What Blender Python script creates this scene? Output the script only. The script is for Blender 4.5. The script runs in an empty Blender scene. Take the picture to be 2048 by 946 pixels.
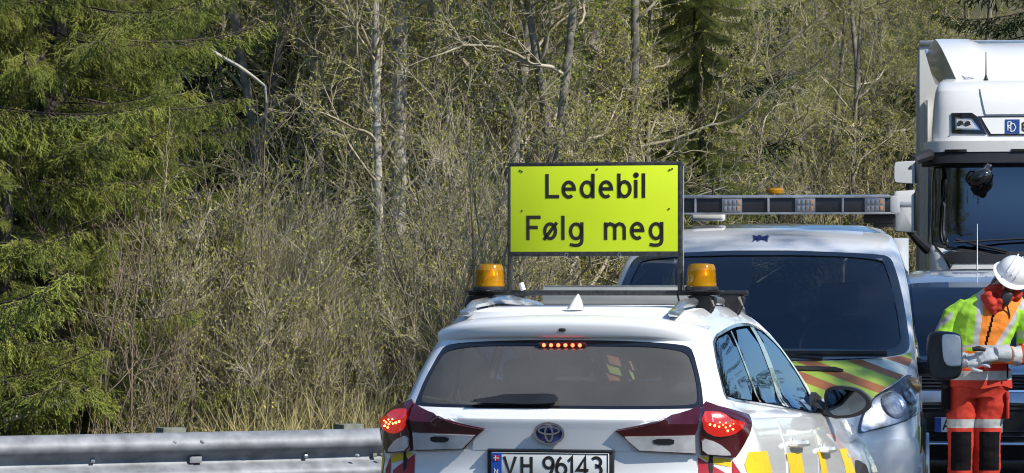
import bpy, bmesh, math, random, bisect
import numpy as np
from mathutils import Vector, Matrix
from mathutils.geometry import delaunay_2d_cdt
sc = bpy.context.scene
COL = sc.collection
R = math.radians

# ------------------------------------------------------------------ camera, sky, sun
cam_d = bpy.data.cameras.new('camera')
cam = bpy.data.objects.new('camera', cam_d); COL.objects.link(cam)
cam.location = (0, 0, 1.54); cam.rotation_euler = (R(90), 0, 0)
cam_d.sensor_width = 36; cam_d.lens = 7000/2048*36; cam_d.shift_y = (577-473)/2048
cam_d.clip_start = 0.5; cam_d.clip_end = 3000
sc.camera = cam
SUN_AZ, SUN_EL = 125, 41            # compass-like azimuth from +Y towards +X, elevation
world = bpy.data.worlds.new('World'); sc.world = world; world.use_nodes = True
wn = world.node_tree.nodes; wl = world.node_tree.links
sky = wn.new('ShaderNodeTexSky'); sky.sky_type = 'NISHITA'; sky.sun_disc = False
sky.sun_elevation = R(SUN_EL); sky.sun_rotation = R(SUN_AZ)
sky.air_density = 1.0; sky.dust_density = 0.2; sky.ozone_density = 3.0
hs = wn.new('ShaderNodeHueSaturation'); hs.inputs['Saturation'].default_value = 1.1
wl.new(sky.outputs[0], hs.inputs['Color']); wl.new(hs.outputs[0], wn['Background'].inputs[0]); wn['Background'].inputs[1].default_value = 0.13
sd = bpy.data.lights.new('sun', 'SUN'); sd.energy = 4.1; sd.angle = R(0.5); sd.color = (1, .94, .83)
sun = bpy.data.objects.new('sun', sd); COL.objects.link(sun)
d = Vector((math.sin(R(SUN_AZ))*math.cos(R(SUN_EL)), math.cos(R(SUN_AZ))*math.cos(R(SUN_EL)), math.sin(R(SUN_EL))))
sun.rotation_euler = d.to_track_quat('Z', 'Y').to_euler(); sun.location = (20, -10, 30)
sc.view_settings.view_transform = 'Standard'; sc.view_settings.look = 'None'
sc.view_settings.exposure = 0.5; sc.view_settings.gamma = 1.0
sc.render.engine = 'CYCLES'
sc.cycles.max_bounces = 7; sc.cycles.transparent_max_bounces = 12; sc.cycles.caustics_reflective = False; sc.cycles.caustics_refractive = False
sc.cycles.use_denoising = True; sc.cycles.denoiser = 'OPENIMAGEDENOISE'; sc.cycles.denoising_prefilter = 'ACCURATE'; sc.cycles.denoising_input_passes = 'RGB_ALBEDO_NORMAL'; sc.cycles.filter_width = 1.1

# ------------------------------------------------------------------ materials
def nt(name):
    m = bpy.data.materials.new(name); m.use_nodes = True
    return m, m.node_tree.nodes, m.node_tree.links, m.node_tree.nodes['Principled BSDF']
def mat(name, col, rough=.5, metal=0., coat=0., var=.0, vscale=8., bump=0., bscale=60., emit=None, estr=0., trans=0., spec=.5, col2=None, vdetail=4., sheen=0.):
    m, n, l, b = nt(name)
    c = (*col, 1)
    b.inputs['Roughness'].default_value = rough; b.inputs['Metallic'].default_value = metal
    b.inputs['Coat Weight'].default_value = coat; b.inputs['Coat Roughness'].default_value = .04
    b.inputs['Specular IOR Level'].default_value = spec
    b.inputs['Transmission Weight'].default_value = trans
    b.inputs['Sheen Weight'].default_value = sheen
    if emit: b.inputs['Emission Color'].default_value = (*emit, 1); b.inputs['Emission Strength'].default_value = estr
    tc = n.new('ShaderNodeTexCoord')
    if var or col2:
        t = n.new('ShaderNodeTexNoise'); t.inputs['Scale'].default_value = vscale; t.inputs['Detail'].default_value = vdetail
        l.new(tc.outputs['Object'], t.inputs['Vector'])
        r = n.new('ShaderNodeValToRGB'); l.new(t.outputs['Fac'], r.inputs[0])
        c2 = col2 or tuple(x*(1-var) for x in col); c1 = col if col2 else tuple(min(1, x*(1+var)) for x in col)
        r.color_ramp.elements[0].color = (*c2, 1); r.color_ramp.elements[1].color = (*c1, 1)
        r.color_ramp.elements[0].position = .32; r.color_ramp.elements[1].position = .68
        l.new(r.outputs[0], b.inputs['Base Color'])
    else: b.inputs['Base Color'].default_value = c
    if bump:
        t2 = n.new('ShaderNodeTexNoise'); t2.inputs['Scale'].default_value = bscale; t2.inputs['Detail'].default_value = 3
        l.new(tc.outputs['Object'], t2.inputs['Vector'])
        bp = n.new('ShaderNodeBump'); bp.inputs['Strength'].default_value = bump; bp.inputs['Distance'].default_value = .01
        l.new(t2.outputs['Fac'], bp.inputs['Height']); l.new(bp.outputs[0], b.inputs['Normal'])
    return m
def glass(name, tint, dust=(.2, .2, .2), dustf=.0, dustvar=.0, rough=.02, ior=1.5, coatcol=(1, 1, 1)):
    """see-through pane: tinted transparency, a mirror coat by Fresnel and an even film of road dust"""
    m, n, l, b = nt(name); n.remove(b); out = n['Material Output']
    tr = n.new('ShaderNodeBsdfTransparent'); tr.inputs[0].default_value = (*tint, 1)
    df = n.new('ShaderNodeBsdfDiffuse'); df.inputs[0].default_value = (*dust, 1)
    mx = n.new('ShaderNodeMixShader'); l.new(tr.outputs[0], mx.inputs[1]); l.new(df.outputs[0], mx.inputs[2])
    if dustvar:
        tc = n.new('ShaderNodeTexCoord'); t = n.new('ShaderNodeTexNoise'); t.inputs['Scale'].default_value = 3; t.inputs['Detail'].default_value = 5
        l.new(tc.outputs['Object'], t.inputs['Vector'])
        mr = n.new('ShaderNodeMapRange'); mr.inputs['From Min'].default_value = .3; mr.inputs['From Max'].default_value = .7
        mr.inputs['To Min'].default_value = dustf-dustvar; mr.inputs['To Max'].default_value = dustf+dustvar
        l.new(t.outputs['Fac'], mr.inputs['Value']); l.new(mr.outputs[0], mx.inputs[0])
    else: mx.inputs[0].default_value = dustf
    gl = n.new('ShaderNodeBsdfGlossy'); gl.inputs['Roughness'].default_value = rough; gl.inputs[0].default_value = (*coatcol, 1)
    fr = n.new('ShaderNodeFresnel'); fr.inputs[0].default_value = ior
    m2 = n.new('ShaderNodeMixShader'); l.new(fr.outputs[0], m2.inputs[0]); l.new(mx.outputs[0], m2.inputs[1]); l.new(gl.outputs[0], m2.inputs[2])
    l.new(m2.outputs[0], out.inputs['Surface'])
    return m
M = {}
M['white'] = mat('white_paint', (.78, .79, .80), .28, coat=1, var=.03, vscale=3)
M['white_roof'] = mat('white_roof_paint', (.80, .81, .82), .5, coat=.0, spec=.12, var=.02, vscale=4)
M['white_dusty'] = mat('white_paint_dusty', (.72, .73, .74), .34, coat=.7, var=.04, vscale=3)
M['truck_white'] = mat('truck_white_paint', (.78, .78, .77), .35, coat=.8, var=.03, vscale=2)
M['box_white'] = mat('box_white_laminate', (.70, .71, .71), .5, var=.03, vscale=2)
M['grey_plastic'] = mat('grey_textured_plastic', (.42, .43, .45), .55, bump=.1, bscale=300)
M['silver'] = mat('silver_paint', (.30, .36, .45), .26, metal=.55, coat=1)
M['vanpaint'] = mat('van_white_paint', (.68, .70, .73), .25, metal=.05, coat=1, var=.03, vscale=2)
M['black'] = mat('black_plastic', (.018, .018, .02), .42, var=.2)
M['matte_black'] = mat('matte_black', (.012, .012, .013), .75)
M['gloss_black'] = mat('gloss_black', (.01, .01, .012), .08, coat=1)
M['frame_black'] = mat('scuffed_black_paint', (.014, .014, .015), .5, col2=(.05, .05, .05), vscale=55, vdetail=6)
M['rubber'] = mat('rubber', (.02, .02, .02), .8)
M['chrome'] = mat('chrome', (.85, .86, .88), .08, metal=1)
M['alu'] = mat('brushed_aluminium', (.62, .64, .66), .3, metal=.9, var=.08, vscale=20)
M['galv'] = mat('galvanised_steel', (.22, .235, .26), .58, metal=.15, var=.32, vscale=9, vdetail=6, bump=.08, bscale=40)
M['wood'] = mat('weathered_wood', (.16, .17, .14), .8, var=.3, vscale=30)
M['signyellow'] = mat('fluorescent_yellow_sheet', (.66, .82, .012), .55, var=.035, vscale=4, vdetail=6)
M['ink'] = mat('sign_ink', (.016, .013, .008), .6)
M['yellow'] = mat('yellow_reflective', (.82, .56, .02), .42, var=.06, vscale=30)
M['red_sticker'] = mat('red_reflective', (.42, .018, .03), .42, var=.06, vscale=30)
M['lime_sticker'] = mat('lime_reflective', (.36, .48, .07), .45, var=.06, vscale=30)
M['orange_sticker'] = mat('orange_reflective', (.37, .135, .05), .45, var=.06, vscale=30)
M['white_sticker'] = mat('white_reflective', (.60, .66, .58), .4, var=.05, vscale=30)
M['red_lens'] = mat('dark_red_lens', (.055, .003, .006), .15, coat=1)
M['bright_red_lens'] = mat('bright_red_lens', (.22, .006, .006), .15, coat=1, emit=(1, .03, .01), estr=.3)
M['clear_lens'] = mat('clear_lens', (.62, .62, .63), .2, metal=.25, coat=1, var=.2, vscale=14)
M['bar_lens'] = mat('unlit_bar_lens', (.20, .21, .23), .25, metal=.2, coat=.6)
M['red_led'] = mat('lit_red_led', (1, .1, .04), .3, emit=(1, .09, .03), estr=5)
M['hot_led'] = mat('lit_orange_red_led', (1, .3, .1), .3, emit=(1, .26, .06), estr=9)
M['cream'] = mat('plate_white', (.72, .73, .72), .4)
M['plateblue'] = mat('plate_blue', (.02, .07, .36), .4)
M['flagred'] = mat('flag_red', (.55, .03, .05), .4)
M['emblemblue'] = mat('emblem_blue', (.012, .03, .16), .15, coat=1)
M['logoblue'] = mat('logo_blue', (.01, .05, .22), .4)
M['interior'] = mat('dark_interior', (.03, .03, .034), .8)
M['seat'] = mat('seat_cloth', (.05, .05, .055), .9)
M['mirror_cap'] = mat('light_grey_cap', (.64, .65, .66), .4)
M['faint_orange'] = mat('faint_orange_lens', (.45, .22, .12), .3)
M['amber_in'] = mat('amber_core', (.95, .50, .02), .3, metal=.3)
M['mirrorglass'] = mat('mirror_glass', (.12, .13, .14), .03, metal=1)
M['grey_tube'] = mat('grey_tube', (.27, .285, .28), .55, var=.06, vscale=12)
M['amber'] = glass('amber_plastic', (1, .58, .02), (.88, .42, .006), .38, .14, rough=.06)
M['rear_glass'] = glass('dusty_rear_glass', (.34, .34, .34), (.30, .29, .27), .27, .05)
M['side_glass'] = glass('privacy_glass', (.10, .10, .11), (.2, .2, .2), .01, ior=2.1, coatcol=(.46, .64, .92))
M['screen_glass'] = glass('windscreen_glass', (.58, .62, .60), (.25, .25, .24), .012)
M['van_glass'] = glass('van_windscreen_glass', (.40, .44, .50), (.18, .2, .24), .03, ior=1.75, coatcol=(.8, .9, 1))
M['truck_glass'] = glass('truck_windscreen_glass', (.12, .13, .14), (.16, .17, .2), .02, ior=2.3, coatcol=(.8, .9, 1))
M['lamp_glass'] = glass('headlamp_glass', (.92, .94, .96), (.5, .5, .5), .02)
M['lamp_facets'] = mat('headlamp_reflector', (.62, .64, .67), .24, metal=.85, var=.45, vscale=22)
M['asphalt'] = mat('asphalt', (.055, .055, .057), .85, var=.25, vscale=3, bump=.4, bscale=200)
M['gravel'] = mat('gravel_shoulder', (.17, .155, .13), .9, var=.35, vscale=40, bump=.5, bscale=120)
M['paintline'] = mat('road_paint', (.7, .7, .68), .6, var=.1)
M['litter'] = mat('forest_litter', (.10, .078, .042), .95, col2=(.035, .042, .016), vscale=.9, vdetail=9, bump=.6, bscale=14)
M['birchbark'] = mat('birch_bark', (.56, .53, .47), .8, col2=(.085, .075, .06), vscale=9, vdetail=8, bump=.4, bscale=30)
M['bark'] = mat('grey_bark', (.27, .25, .205), .85, col2=(.085, .075, .06), vscale=11, vdetail=7, bump=.4, bscale=40)
M['twig'] = mat('pale_twig', (.47, .42, .31), .75, col2=(.20, .165, .105), vscale=2.5)
M['browntwig'] = mat('brown_twig', (.26, .20, .14), .8, col2=(.12, .085, .06), vscale=3)
M['stick'] = mat('bleached_stick', (.46, .43, .37), .8, var=.15)
M['sprucebark'] = mat('spruce_bark', (.07, .055, .042), .9, var=.3, vscale=12)
M['drygrass'] = mat('dry_grass', (.47, .39, .19), .8, col2=(.30, .27, .09), vscale=4)
def leafmat(name, c1, c2, vs=1.3, transl=.35, rough=.6):
    m, n, l, b = nt(name)
    tc = n.new('ShaderNodeTexCoord'); t = n.new('ShaderNodeTexNoise'); t.inputs['Scale'].default_value = vs; t.inputs['Detail'].default_value = 6
    oi = n.new('ShaderNodeObjectInfo')
    l.new(tc.outputs['Object'], t.inputs['Vector'])
    r = n.new('ShaderNodeValToRGB'); l.new(t.outputs['Fac'], r.inputs[0])
    r.color_ramp.elements[0].color = (*c1, 1); r.color_ramp.elements[1].color = (*c2, 1)
    r.color_ramp.elements[0].position = .33; r.color_ramp.elements[1].position = .67
    hsv = n.new('ShaderNodeHueSaturation'); l.new(r.outputs[0], hsv.inputs['Color'])
    mr = n.new('ShaderNodeMapRange'); mr.inputs['To Min'].default_value = .8; mr.inputs['To Max'].default_value = 1.2
    l.new(oi.outputs['Random'], mr.inputs['Value']); l.new(mr.outputs[0], hsv.inputs['Value'])
    l.new(hsv.outputs[0], b.inputs['Base Color']); b.inputs['Roughness'].default_value = rough
    tl = n.new('ShaderNodeBsdfTranslucent'); l.new(hsv.outputs[0], tl.inputs[0])
    mx = n.new('ShaderNodeMixShader'); mx.inputs[0].default_value = transl
    l.new(b.outputs[0], mx.inputs[1]); l.new(tl.outputs[0], mx.inputs[2]); l.new(mx.outputs[0], n['Material Output'].inputs['Surface'])
    return m
M['needle'] = leafmat('spruce_needles', (.13, .19, .028), (.36, .38, .065), 1.9, .25)
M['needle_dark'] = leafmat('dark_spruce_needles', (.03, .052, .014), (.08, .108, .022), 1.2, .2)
M['bud'] = leafmat('spring_buds', (.34, .35, .05), (.58, .56, .12), 1.0, .4)
M['leafgreen'] = leafmat('young_leaves', (.14, .19, .025), (.27, .31, .05), 1.0, .45)

# ------------------------------------------------------------------ object helpers
def tag(o, label=None, cat=None, group=None, kind=None):
    if label: o['label'] = label
    if cat: o['category'] = cat
    if group: o['group'] = group
    if kind: o['kind'] = kind
    return o
def thing(name, label, cat, loc=(0, 0, 0), rz=0., group=None):
    o = bpy.data.objects.new(name, None); COL.objects.link(o); o.location = loc; o.rotation_euler = (0, 0, rz)
    o.empty_display_size = .1
    return tag(o, label, cat, group)
def link(name, me, parent=None, mats=None):
    o = bpy.data.objects.new(name, me); COL.objects.link(o)
    if parent: o.parent = parent
    if isinstance(mats, (str, bpy.types.Material)): mats = [mats]
    for m in (mats or []): me.materials.append(M[m] if isinstance(m, str) else m)
    return o
def copy_tree(o, parent=None):
    c = o.copy(); COL.objects.link(c)
    if parent: c.parent = parent
    for ch in list(o.children): copy_tree(ch, c)
    return c
def mesh_np(name, V, quads=None, tris=None, smooth=False, midx=None):
    me = bpy.data.meshes.new(name); V = np.asarray(V, np.float32).reshape(-1, 3)
    me.vertices.add(len(V)); me.vertices.foreach_set('co', V.ravel())
    nq = 0 if quads is None else len(quads); ntr = 0 if tris is None else len(tris)
    li = []; st = []
    if nq: li.append(np.asarray(quads, np.int32).ravel()); st.append(np.arange(nq, dtype=np.int32)*4)
    if ntr: li.append(np.asarray(tris, np.int32).ravel()); st.append(nq*4+np.arange(ntr, dtype=np.int32)*3)
    li = np.concatenate(li); st = np.concatenate(st)
    me.loops.add(len(li)); me.loops.foreach_set('vertex_index', li)
    me.polygons.add(len(st)); me.polygons.foreach_set('loop_start', st)
    if midx is not None: me.polygons.foreach_set('material_index', np.asarray(midx, np.int32))
    if smooth: me.polygons.foreach_set('use_smooth', np.ones(len(st), bool))
    me.update(calc_edges=True)
    return me
class B:
    """collects simple solids in one bmesh"""
    def __init__(s): s.bm = bmesh.new(); s.mi = 0
    def box(s, c, size, rot=None, bev=0., seg=2, taper=None):
        r = bmesh.ops.create_cube(s.bm, size=1); vs = r['verts']
        for v in vs:
            v.co = Vector((v.co.x*size[0], v.co.y*size[1], v.co.z*size[2]))
            if taper and v.co.z > 0: v.co.x *= taper; v.co.y *= taper
        if bev:
            es = list({e for v in vs for e in v.link_edges})
            rr = bmesh.ops.bevel(s.bm, geom=es, offset=bev, segments=seg, affect='EDGES', profile=.5)
            vs = list({v for f in rr['faces'] for v in f.verts} | {v for v in vs if v.is_valid})
        m = (rot.to_4x4() if rot else Matrix.Identity(4))
        fs = {f for v in vs for f in v.link_faces}
        for v in vs: v.co = (m @ v.co) + Vector(c)
        for f in fs: f.material_index = s.mi
        return s
    def tube(s, pts, r, n=8, cap=True, r2=None):
        pts = [Vector(p) for p in pts]; rs = r if isinstance(r, (list, tuple)) else [r]*len(pts)
        if r2 is not None: rs = [r+(r2-r)*i/(len(pts)-1) for i in range(len(pts))]
        rings = []; ref = None
        for i, p in enumerate(pts):
            t = (pts[min(i+1, len(pts)-1)]-pts[max(i-1, 0)]).normalized()
            if ref is None: ref = Vector((0, 0, 1)) if abs(t.z) < .9 else Vector((1, 0, 0))
            a = t.cross(ref).normalized(); b = a.cross(t).normalized(); ref = b
            rings.append([s.bm.verts.new(p+(a*math.cos(2*math.pi*k/n)+b*math.sin(2*math.pi*k/n))*rs[i]) for k in range(n)])
        for i in range(len(rings)-1):
            for k in range(n):
                f = s.bm.faces.new((rings[i][k], rings[i][(k+1) % n], rings[i+1][(k+1) % n], rings[i+1][k])); f.smooth = True; f.material_index = s.mi
        if cap:
            for rg in (rings[0][::-1], rings[-1]):
                f = s.bm.faces.new(rg); f.material_index = s.mi
        return s
    def lathe(s, prof, c, axis='z', n=24, rot=None):
        """prof: (radius, height) pairs"""
        rings = []
        for (r, h) in prof:
            ring = []
            for k in range(n):
                a = 2*math.pi*k/n; p = Vector((r*math.cos(a), r*math.sin(a), h))
                if axis == 'y': p = Vector((p.x, p.z, p.y))
                if axis == 'x': p = Vector((p.z, p.x, p.y))
                if rot: p = rot @ p
                ring.append(s.bm.verts.new(p+Vector(c)))
            rings.append(ring)
        for i in range(len(rings)-1):
            for k in range(n):
                f = s.bm.faces.new((rings[i][k], rings[i][(k+1) % n], rings[i+1][(k+1) % n], rings[i+1][k])); f.smooth = True; f.material_index = s.mi
        for rg in (rings[0][::-1], rings[-1]):
            f = s.bm.faces.new(rg); f.material_index = s.mi
        return s
    def prism(s, poly, axis='y', a=0., b=.01, fn=None):
        """poly: 2-D outline; extruded along the axis between a and b"""
        mk = {'y': lambda p, h: (p[0], h, p[1]), 'x': lambda p, h: (h, p[0], p[1]), 'z': lambda p, h: (p[0], p[1], h)}[axis]
        v1 = [s.bm.verts.new(mk(p, a)) for p in poly]; v2 = [s.bm.verts.new(mk(p, b)) for p in poly]
        n = len(poly); fs = [s.bm.faces.new(v1), s.bm.faces.new(v2[::-1])]
        for k in range(n): fs.append(s.bm.faces.new((v1[k], v2[k], v2[(k+1) % n], v1[(k+1) % n])))
        for f in fs: f.material_index = s.mi
        if fn:
            for v in v1+v2: v.co = Vector(fn(v.co))
        return s
    def grid(s, rows, smooth=True):
        vs = [[s.bm.verts.new(p) for p in r] for r in rows]
        for i in range(len(vs)-1):
            for k in range(len(vs[0])-1):
                f = s.bm.faces.new((vs[i][k], vs[i][k+1], vs[i+1][k+1], vs[i+1][k])); f.smooth = smooth; f.material_index = s.mi
        return s
    def done(s, name, mats, parent=None, sharp=35):
        bmesh.ops.recalc_face_normals(s.bm, faces=s.bm.faces)
        me = bpy.data.meshes.new(name); s.bm.to_mesh(me); s.bm.free()
        if sharp:
            for p in me.polygons: p.use_smooth = True
            me.set_sharp_from_angle(angle=R(sharp))
        return link(name, me, parent, mats)

# ------------------------------------------------------------------ vehicle skins
def pchip(xs, ys):
    n = len(xs); h = [xs[i+1]-xs[i] for i in range(n-1)]; d = [(ys[i+1]-ys[i])/h[i] for i in range(n-1)]
    m = [0.0]*n
    for i in range(1, n-1):
        if d[i-1]*d[i] > 0:
            w1 = 2*h[i]+h[i-1]; w2 = h[i]+2*h[i-1]; m[i] = (w1+w2)/(w1/d[i-1]+w2/d[i])
    m[0] = d[0]; m[-1] = d[-1]
    def f(x):
        x = min(max(x, xs[0]), xs[-1]); i = min(max(bisect.bisect_right(xs, x)-1, 0), n-2)
        t = (x-xs[i])/h[i]; t2 = t*t; t3 = t2*t
        return (2*t3-3*t2+1)*ys[i]+(t3-2*t2+t)*h[i]*m[i]+(-2*t3+3*t2)*ys[i+1]+(t3-t2)*h[i]*m[i+1]
    return f
def sm(a, b, x):
    t = min(max((x-a)/(b-a), 0), 1); return t*t*(3-2*t)
class Skin:
    """vehicle body surface: u runs round the plan (0 = middle of the near end, 1 = flank begins, 2 = flank ends), z is height"""
    def __init__(s, rows, taper=None, zoff=None):
        s.zs = [r[0] for r in rows]
        s.w, s.y0, s.a, s.n, s.y1 = [pchip(s.zs, [r[k] for r in rows]) for k in range(1, 6)]
        s.taper = taper or (lambda y, z: 1.0); s.zoff = zoff or (lambda y, z: 0.0)
    def P(s, u, z, out=0.):
        if out:
            e = 2e-3
            a = s.P(u+e, z)-s.P(u-e, z); b = s.P(u, min(z+e, s.zs[-1]))-s.P(u, z-e)
            n = a.cross(b); n = n.normalized() if n.length > 1e-12 else Vector((0, -1, 0))
            return s.P(u, z)+n*out
        sg = -1 if u < 0 else 1; u = abs(u)
        w, y0, a, n, y1 = s.w(z), s.y0(z), s.a(z), s.n(z), s.y1(z)
        if u <= 1:
            p = u*math.pi/2
            x = w*max(math.sin(p), 0)**(2/n); y = y0+a*(1-max(math.cos(p), 0)**(2/n))
        else:
            x = w; y = y0+a+(u-1)*(y1-y0-a)
        x *= s.taper(y, z)
        return Vector((sg*x, y, z+s.zoff(y, z)))
    def ux(s, x, z): return math.copysign(math.asin(min(1, abs(x)/s.w(z))**(s.n(z)/2))/(math.pi/2), x)
    def uy(s, y, z, sg=1):
        y0, a, n, y1 = s.y0(z), s.a(z), s.n(z), s.y1(z)
        if y < y0+a: return sg*math.acos(max(0, min(1, 1-(y-y0)/a))**(n/2))/(math.pi/2)
        return sg*(1+(y-y0-a)/(y1-y0-a))
def U2m(u, k=2.4): return (u if abs(u) <= 1 else math.copysign(1+(abs(u)-1)*k, u))
def m2U(m, k=2.4): return (m if abs(m) <= 1 else math.copysign(1+(abs(m)-1)/k, m))
def chaikin(p, it=2):
    for _ in range(it):
        q = []
        for i in range(len(p)):
            a = p[i]; b = p[(i+1) % len(p)]
            q += [(a[0]*.78+b[0]*.22, a[1]*.78+b[1]*.22), (a[0]*.22+b[0]*.78, a[1]*.22+b[1]*.78)]
        p = q
    return p
def inside(pts, poly):
    x, y = pts[:, 0], pts[:, 1]; c = np.zeros(len(pts), bool); n = len(poly)
    for i in range(n):
        x1, y1 = poly[i]; x2, y2 = poly[(i+1) % n]
        if y1 == y2: continue
        k = ((y1 > y) != (y2 > y)) & (x < (x2-x1)*(y-y1)/(y2-y1)+x1); c ^= k
    return c
def dens(poly, step):
    o = []
    for i in range(len(poly)):
        a = poly[i]; b = poly[(i+1) % len(poly)]; L = math.hypot(b[0]-a[0], b[1]-a[1]); k = max(1, int(L/step))
        o += [(a[0]+(b[0]-a[0])*j/k, a[1]+(b[1]-a[1])*j/k) for j in range(k)]
    return o
def panel(name, skin, poly, mats, parent, holes=(), step=.04, proud=.003, thick=.012, zrows=(), fm=None, sharp=40, cuts=None):
    """a sheet that follows the skin, cut to the outline, standing proud of it, with a turned-in edge"""
    P0 = dens([(U2m(u), z) for u, z in poly], step); H0 = [dens([(U2m(u), z) for u, z in h], step) for h in holes]
    vs = list(P0); es = [(i, (i+1) % len(P0)) for i in range(len(P0))]
    for h in H0:
        b = len(vs); vs += h; es += [(b+i, b+(i+1) % len(h)) for i in range(len(h))]
    xs = [p[0] for p in P0]; zs = [p[1] for p in P0]
    gx = np.arange(min(xs)+step*.37, max(xs), step); gz = list(np.arange(min(zs)+step*.41, max(zs), step))
    gz += [z for z in zrows if min(zs) < z < max(zs)]
    if len(gx) and len(gz):
        G = np.array([(x, z) for x in gx for z in gz]); k = inside(G, P0)
        for h in H0: k &= ~inside(G, h)
        G = G[k]
        E_ = np.array(vs)
        if len(G):
            keep = []
            for g in G:
                if np.min(np.abs(E_-g).sum(1)) > step*.45: keep.append(tuple(g))
            vs += keep
    V, E2, F, *_ = delaunay_2d_cdt([Vector(v) for v in vs], es, [], 0, 1e-6)
    V = [tuple(v) for v in V]
    cen = np.array([(sum(V[i][0] for i in f)/3, sum(V[i][1] for i in f)/3) for f in F])
    k = inside(cen, P0)
    for h in H0: k &= ~inside(cen, h)
    F = [f for f, q in zip(F, k) if q]
    bm = bmesh.new(); used = {}
    def vert(i):
        if i not in used:
            u, z = m2U(V[i][0]), V[i][1]; used[i] = bm.verts.new(skin.P(u, z, proud) if proud else skin.P(u, z))
        return used[i]
    cnt = {}
    for f in F:
        fc = bm.faces.new([vert(i) for i in f]); fc.smooth = True
        if fm: fc.material_index = fm(sum(V[i][0] for i in f)/3, sum(V[i][1] for i in f)/3)
        for a, b in zip(f, f[1:]+f[:1]): cnt[frozenset((a, b))] = cnt.get(frozenset((a, b)), 0)+1
    if thick:
        inner = {}
        for e, c in cnt.items():
            if c == 1:
                a, b = tuple(e)
                for i in (a, b):
                    if i not in inner: inner[i] = bm.verts.new(skin.P(m2U(V[i][0]), V[i][1], proud-thick))
                f = bm.faces.new((used[a], used[b], inner[b], inner[a])); f.smooth = True
    bmesh.ops.recalc_face_normals(bm, faces=bm.faces)
    if cuts: cuts(bm)
    me = bpy.data.meshes.new(name); bm.to_mesh(me); bm.free()
    if sharp: me.set_sharp_from_angle(angle=R(sharp))
    return link(name, me, parent, mats)
def mir(poly): return [(-u, z) for u, z in poly][::-1]
def roof_cap(name, skin, mats, parent, crown, ny=26, nx=25, us=1.0, bump=None):
    """closes the top ring of a skin with a crowned roof sheet"""
    z = skin.zs[-1]; b = B(); rows = []
    yb = skin.y1(z)
    for j in range(ny+1):
        row = []
        for i in range(nx+1):
            u = -us+2*us*i/nx; p = skin.P(u, z); t = j/ny
            y = p.y+(yb-p.y)*t; x = p.x
            q = skin.P(skin.uy(y, z, 1), z)
            s = x/skin.w(z)
            zz = z+skin.zoff(y, z)+crown*(1-s*s)*math.sin(math.pi*min(1, .08+t*.84)) if t > 0 else p.z
            row.append((x*skin.taper(y, z), y, zz+(bump(x, y) if bump and t > 0 else 0)))
        rows.append(row)
    b.grid(rows)
    return b.done(name, mats, parent, 45)
def strokes(name, lines, w, mats, parent, fn, depth=.0015):
    """lettering: each poly-line becomes a flat band of width w with mitred corners; fn maps (x, y, depth) to 3-D"""
    bm = bmesh.new()
    for ln in lines:
        closed = ln[0] == ln[-1] and len(ln) > 3
        pts = [Vector(p) for p in (ln[:-1] if closed else ln)]; n = len(pts); L = []; Rr = []
        for i, p in enumerate(pts):
            a = pts[(i-1) % n] if (i or closed) else None; c = pts[(i+1) % n] if (i < n-1 or closed) else None
            d1 = (p-a).normalized() if a is not None else (c-p).normalized(); d2 = (c-p).normalized() if c is not None else d1
            n1 = Vector((-d1.y, d1.x)); n2 = Vector((-d2.y, d2.x)); mm = (n1+n2)
            mm = mm.normalized() if mm.length > 1e-6 else n1
            k = w/2/max(.5, mm.dot(n1)); L.append(p+mm*k); Rr.append(p-mm*k)
        def vv(q, h): return bm.verts.new(fn(q.x, q.y, h))
        t = [(vv(l, depth), vv(r, depth), vv(l, 0), vv(r, 0)) for l, r in zip(L, Rr)]
        for i in range(n if closed else n-1):
            a, b = t[i], t[(i+1) % n]
            bm.faces.new((a[0], a[1], b[1], b[0])); bm.faces.new((a[0], b[0], b[2], a[2])); bm.faces.new((a[1], a[3], b[3], b[1]))
        if not closed:
            for q in (t[0], t[-1]): bm.faces.new((q[0], q[2], q[3], q[1]))
    bmesh.ops.recalc_face_normals(bm, faces=bm.faces)
    me = bpy.data.meshes.new(name); bm.to_mesh(me); bm.free()
    return link(name, me, parent, mats)
def arc(cx, cy, rx, ry, a0, a1, n=20):
    return [(cx+rx*math.cos(R(a0+(a1-a0)*i/n)), cy+ry*math.sin(R(a0+(a1-a0)*i/n))) for i in range(n+1)]
def local_frame(o):
    m = Matrix.Translation(o.location) @ o.rotation_euler.to_matrix().to_4x4(); return lambda x, y, z: m @ Vector((x, y, z))
# ------------------------------------------------------------------ the pilot car (seen from behind)
car = thing('estate_car', 'white estate car with red tail lights lit and yellow and red stickers, seen from behind', 'car', (.168, 15.2, 0), R(-14))
def cartap(y, z):
    t = min(max((y-2.0)/2.2, 0), 1); k = sm(.6, .95, z)*(1-sm(.96, 1.03, z))
    return 1-.07*t*t-.12*t*k
def carz(y, z): return -.03*max(y-.3, 0)+.05*sm(1.05, 1.4, z)*sm(.25, 1.2, y)*(1-.5*sm(1.2, 2.4, y))
CS = Skin([(.22,.80,.06,.5,3.0,4.30),(.36,.85,-.03,.5,3.0,4.40),(.52,.865,-.06,.5,3.0,4.45),(.62,.868,-.05,.5,3.0,4.45),(.69,.868,.0,.48,3.0,4.42),(.78,.862,.012,.46,3.0,4.38),(.86,.85,.0,.44,3.0,4.3),(.93,.832,-.015,.42,3.1,4.1),(.972,.81,-.025,.40,3.2,3.6),(.985,.795,.0,.38,3.4,2.95),(1.018,.752,.05,.34,3.8,2.88),(1.05,.722,.072,.33,4.0,2.8),(1.12,.70,.12,.31,4.0,2.65),(1.2,.672,.175,.31,4.0,2.45),(1.29,.635,.24,.32,4.0,2.22),(1.36,.60,.28,.34,3.8,2.0),(1.41,.56,.31,.36,3.6,1.8),(1.435,.52,.33,.38,3.4,1.7)], cartap, carz)
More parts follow.
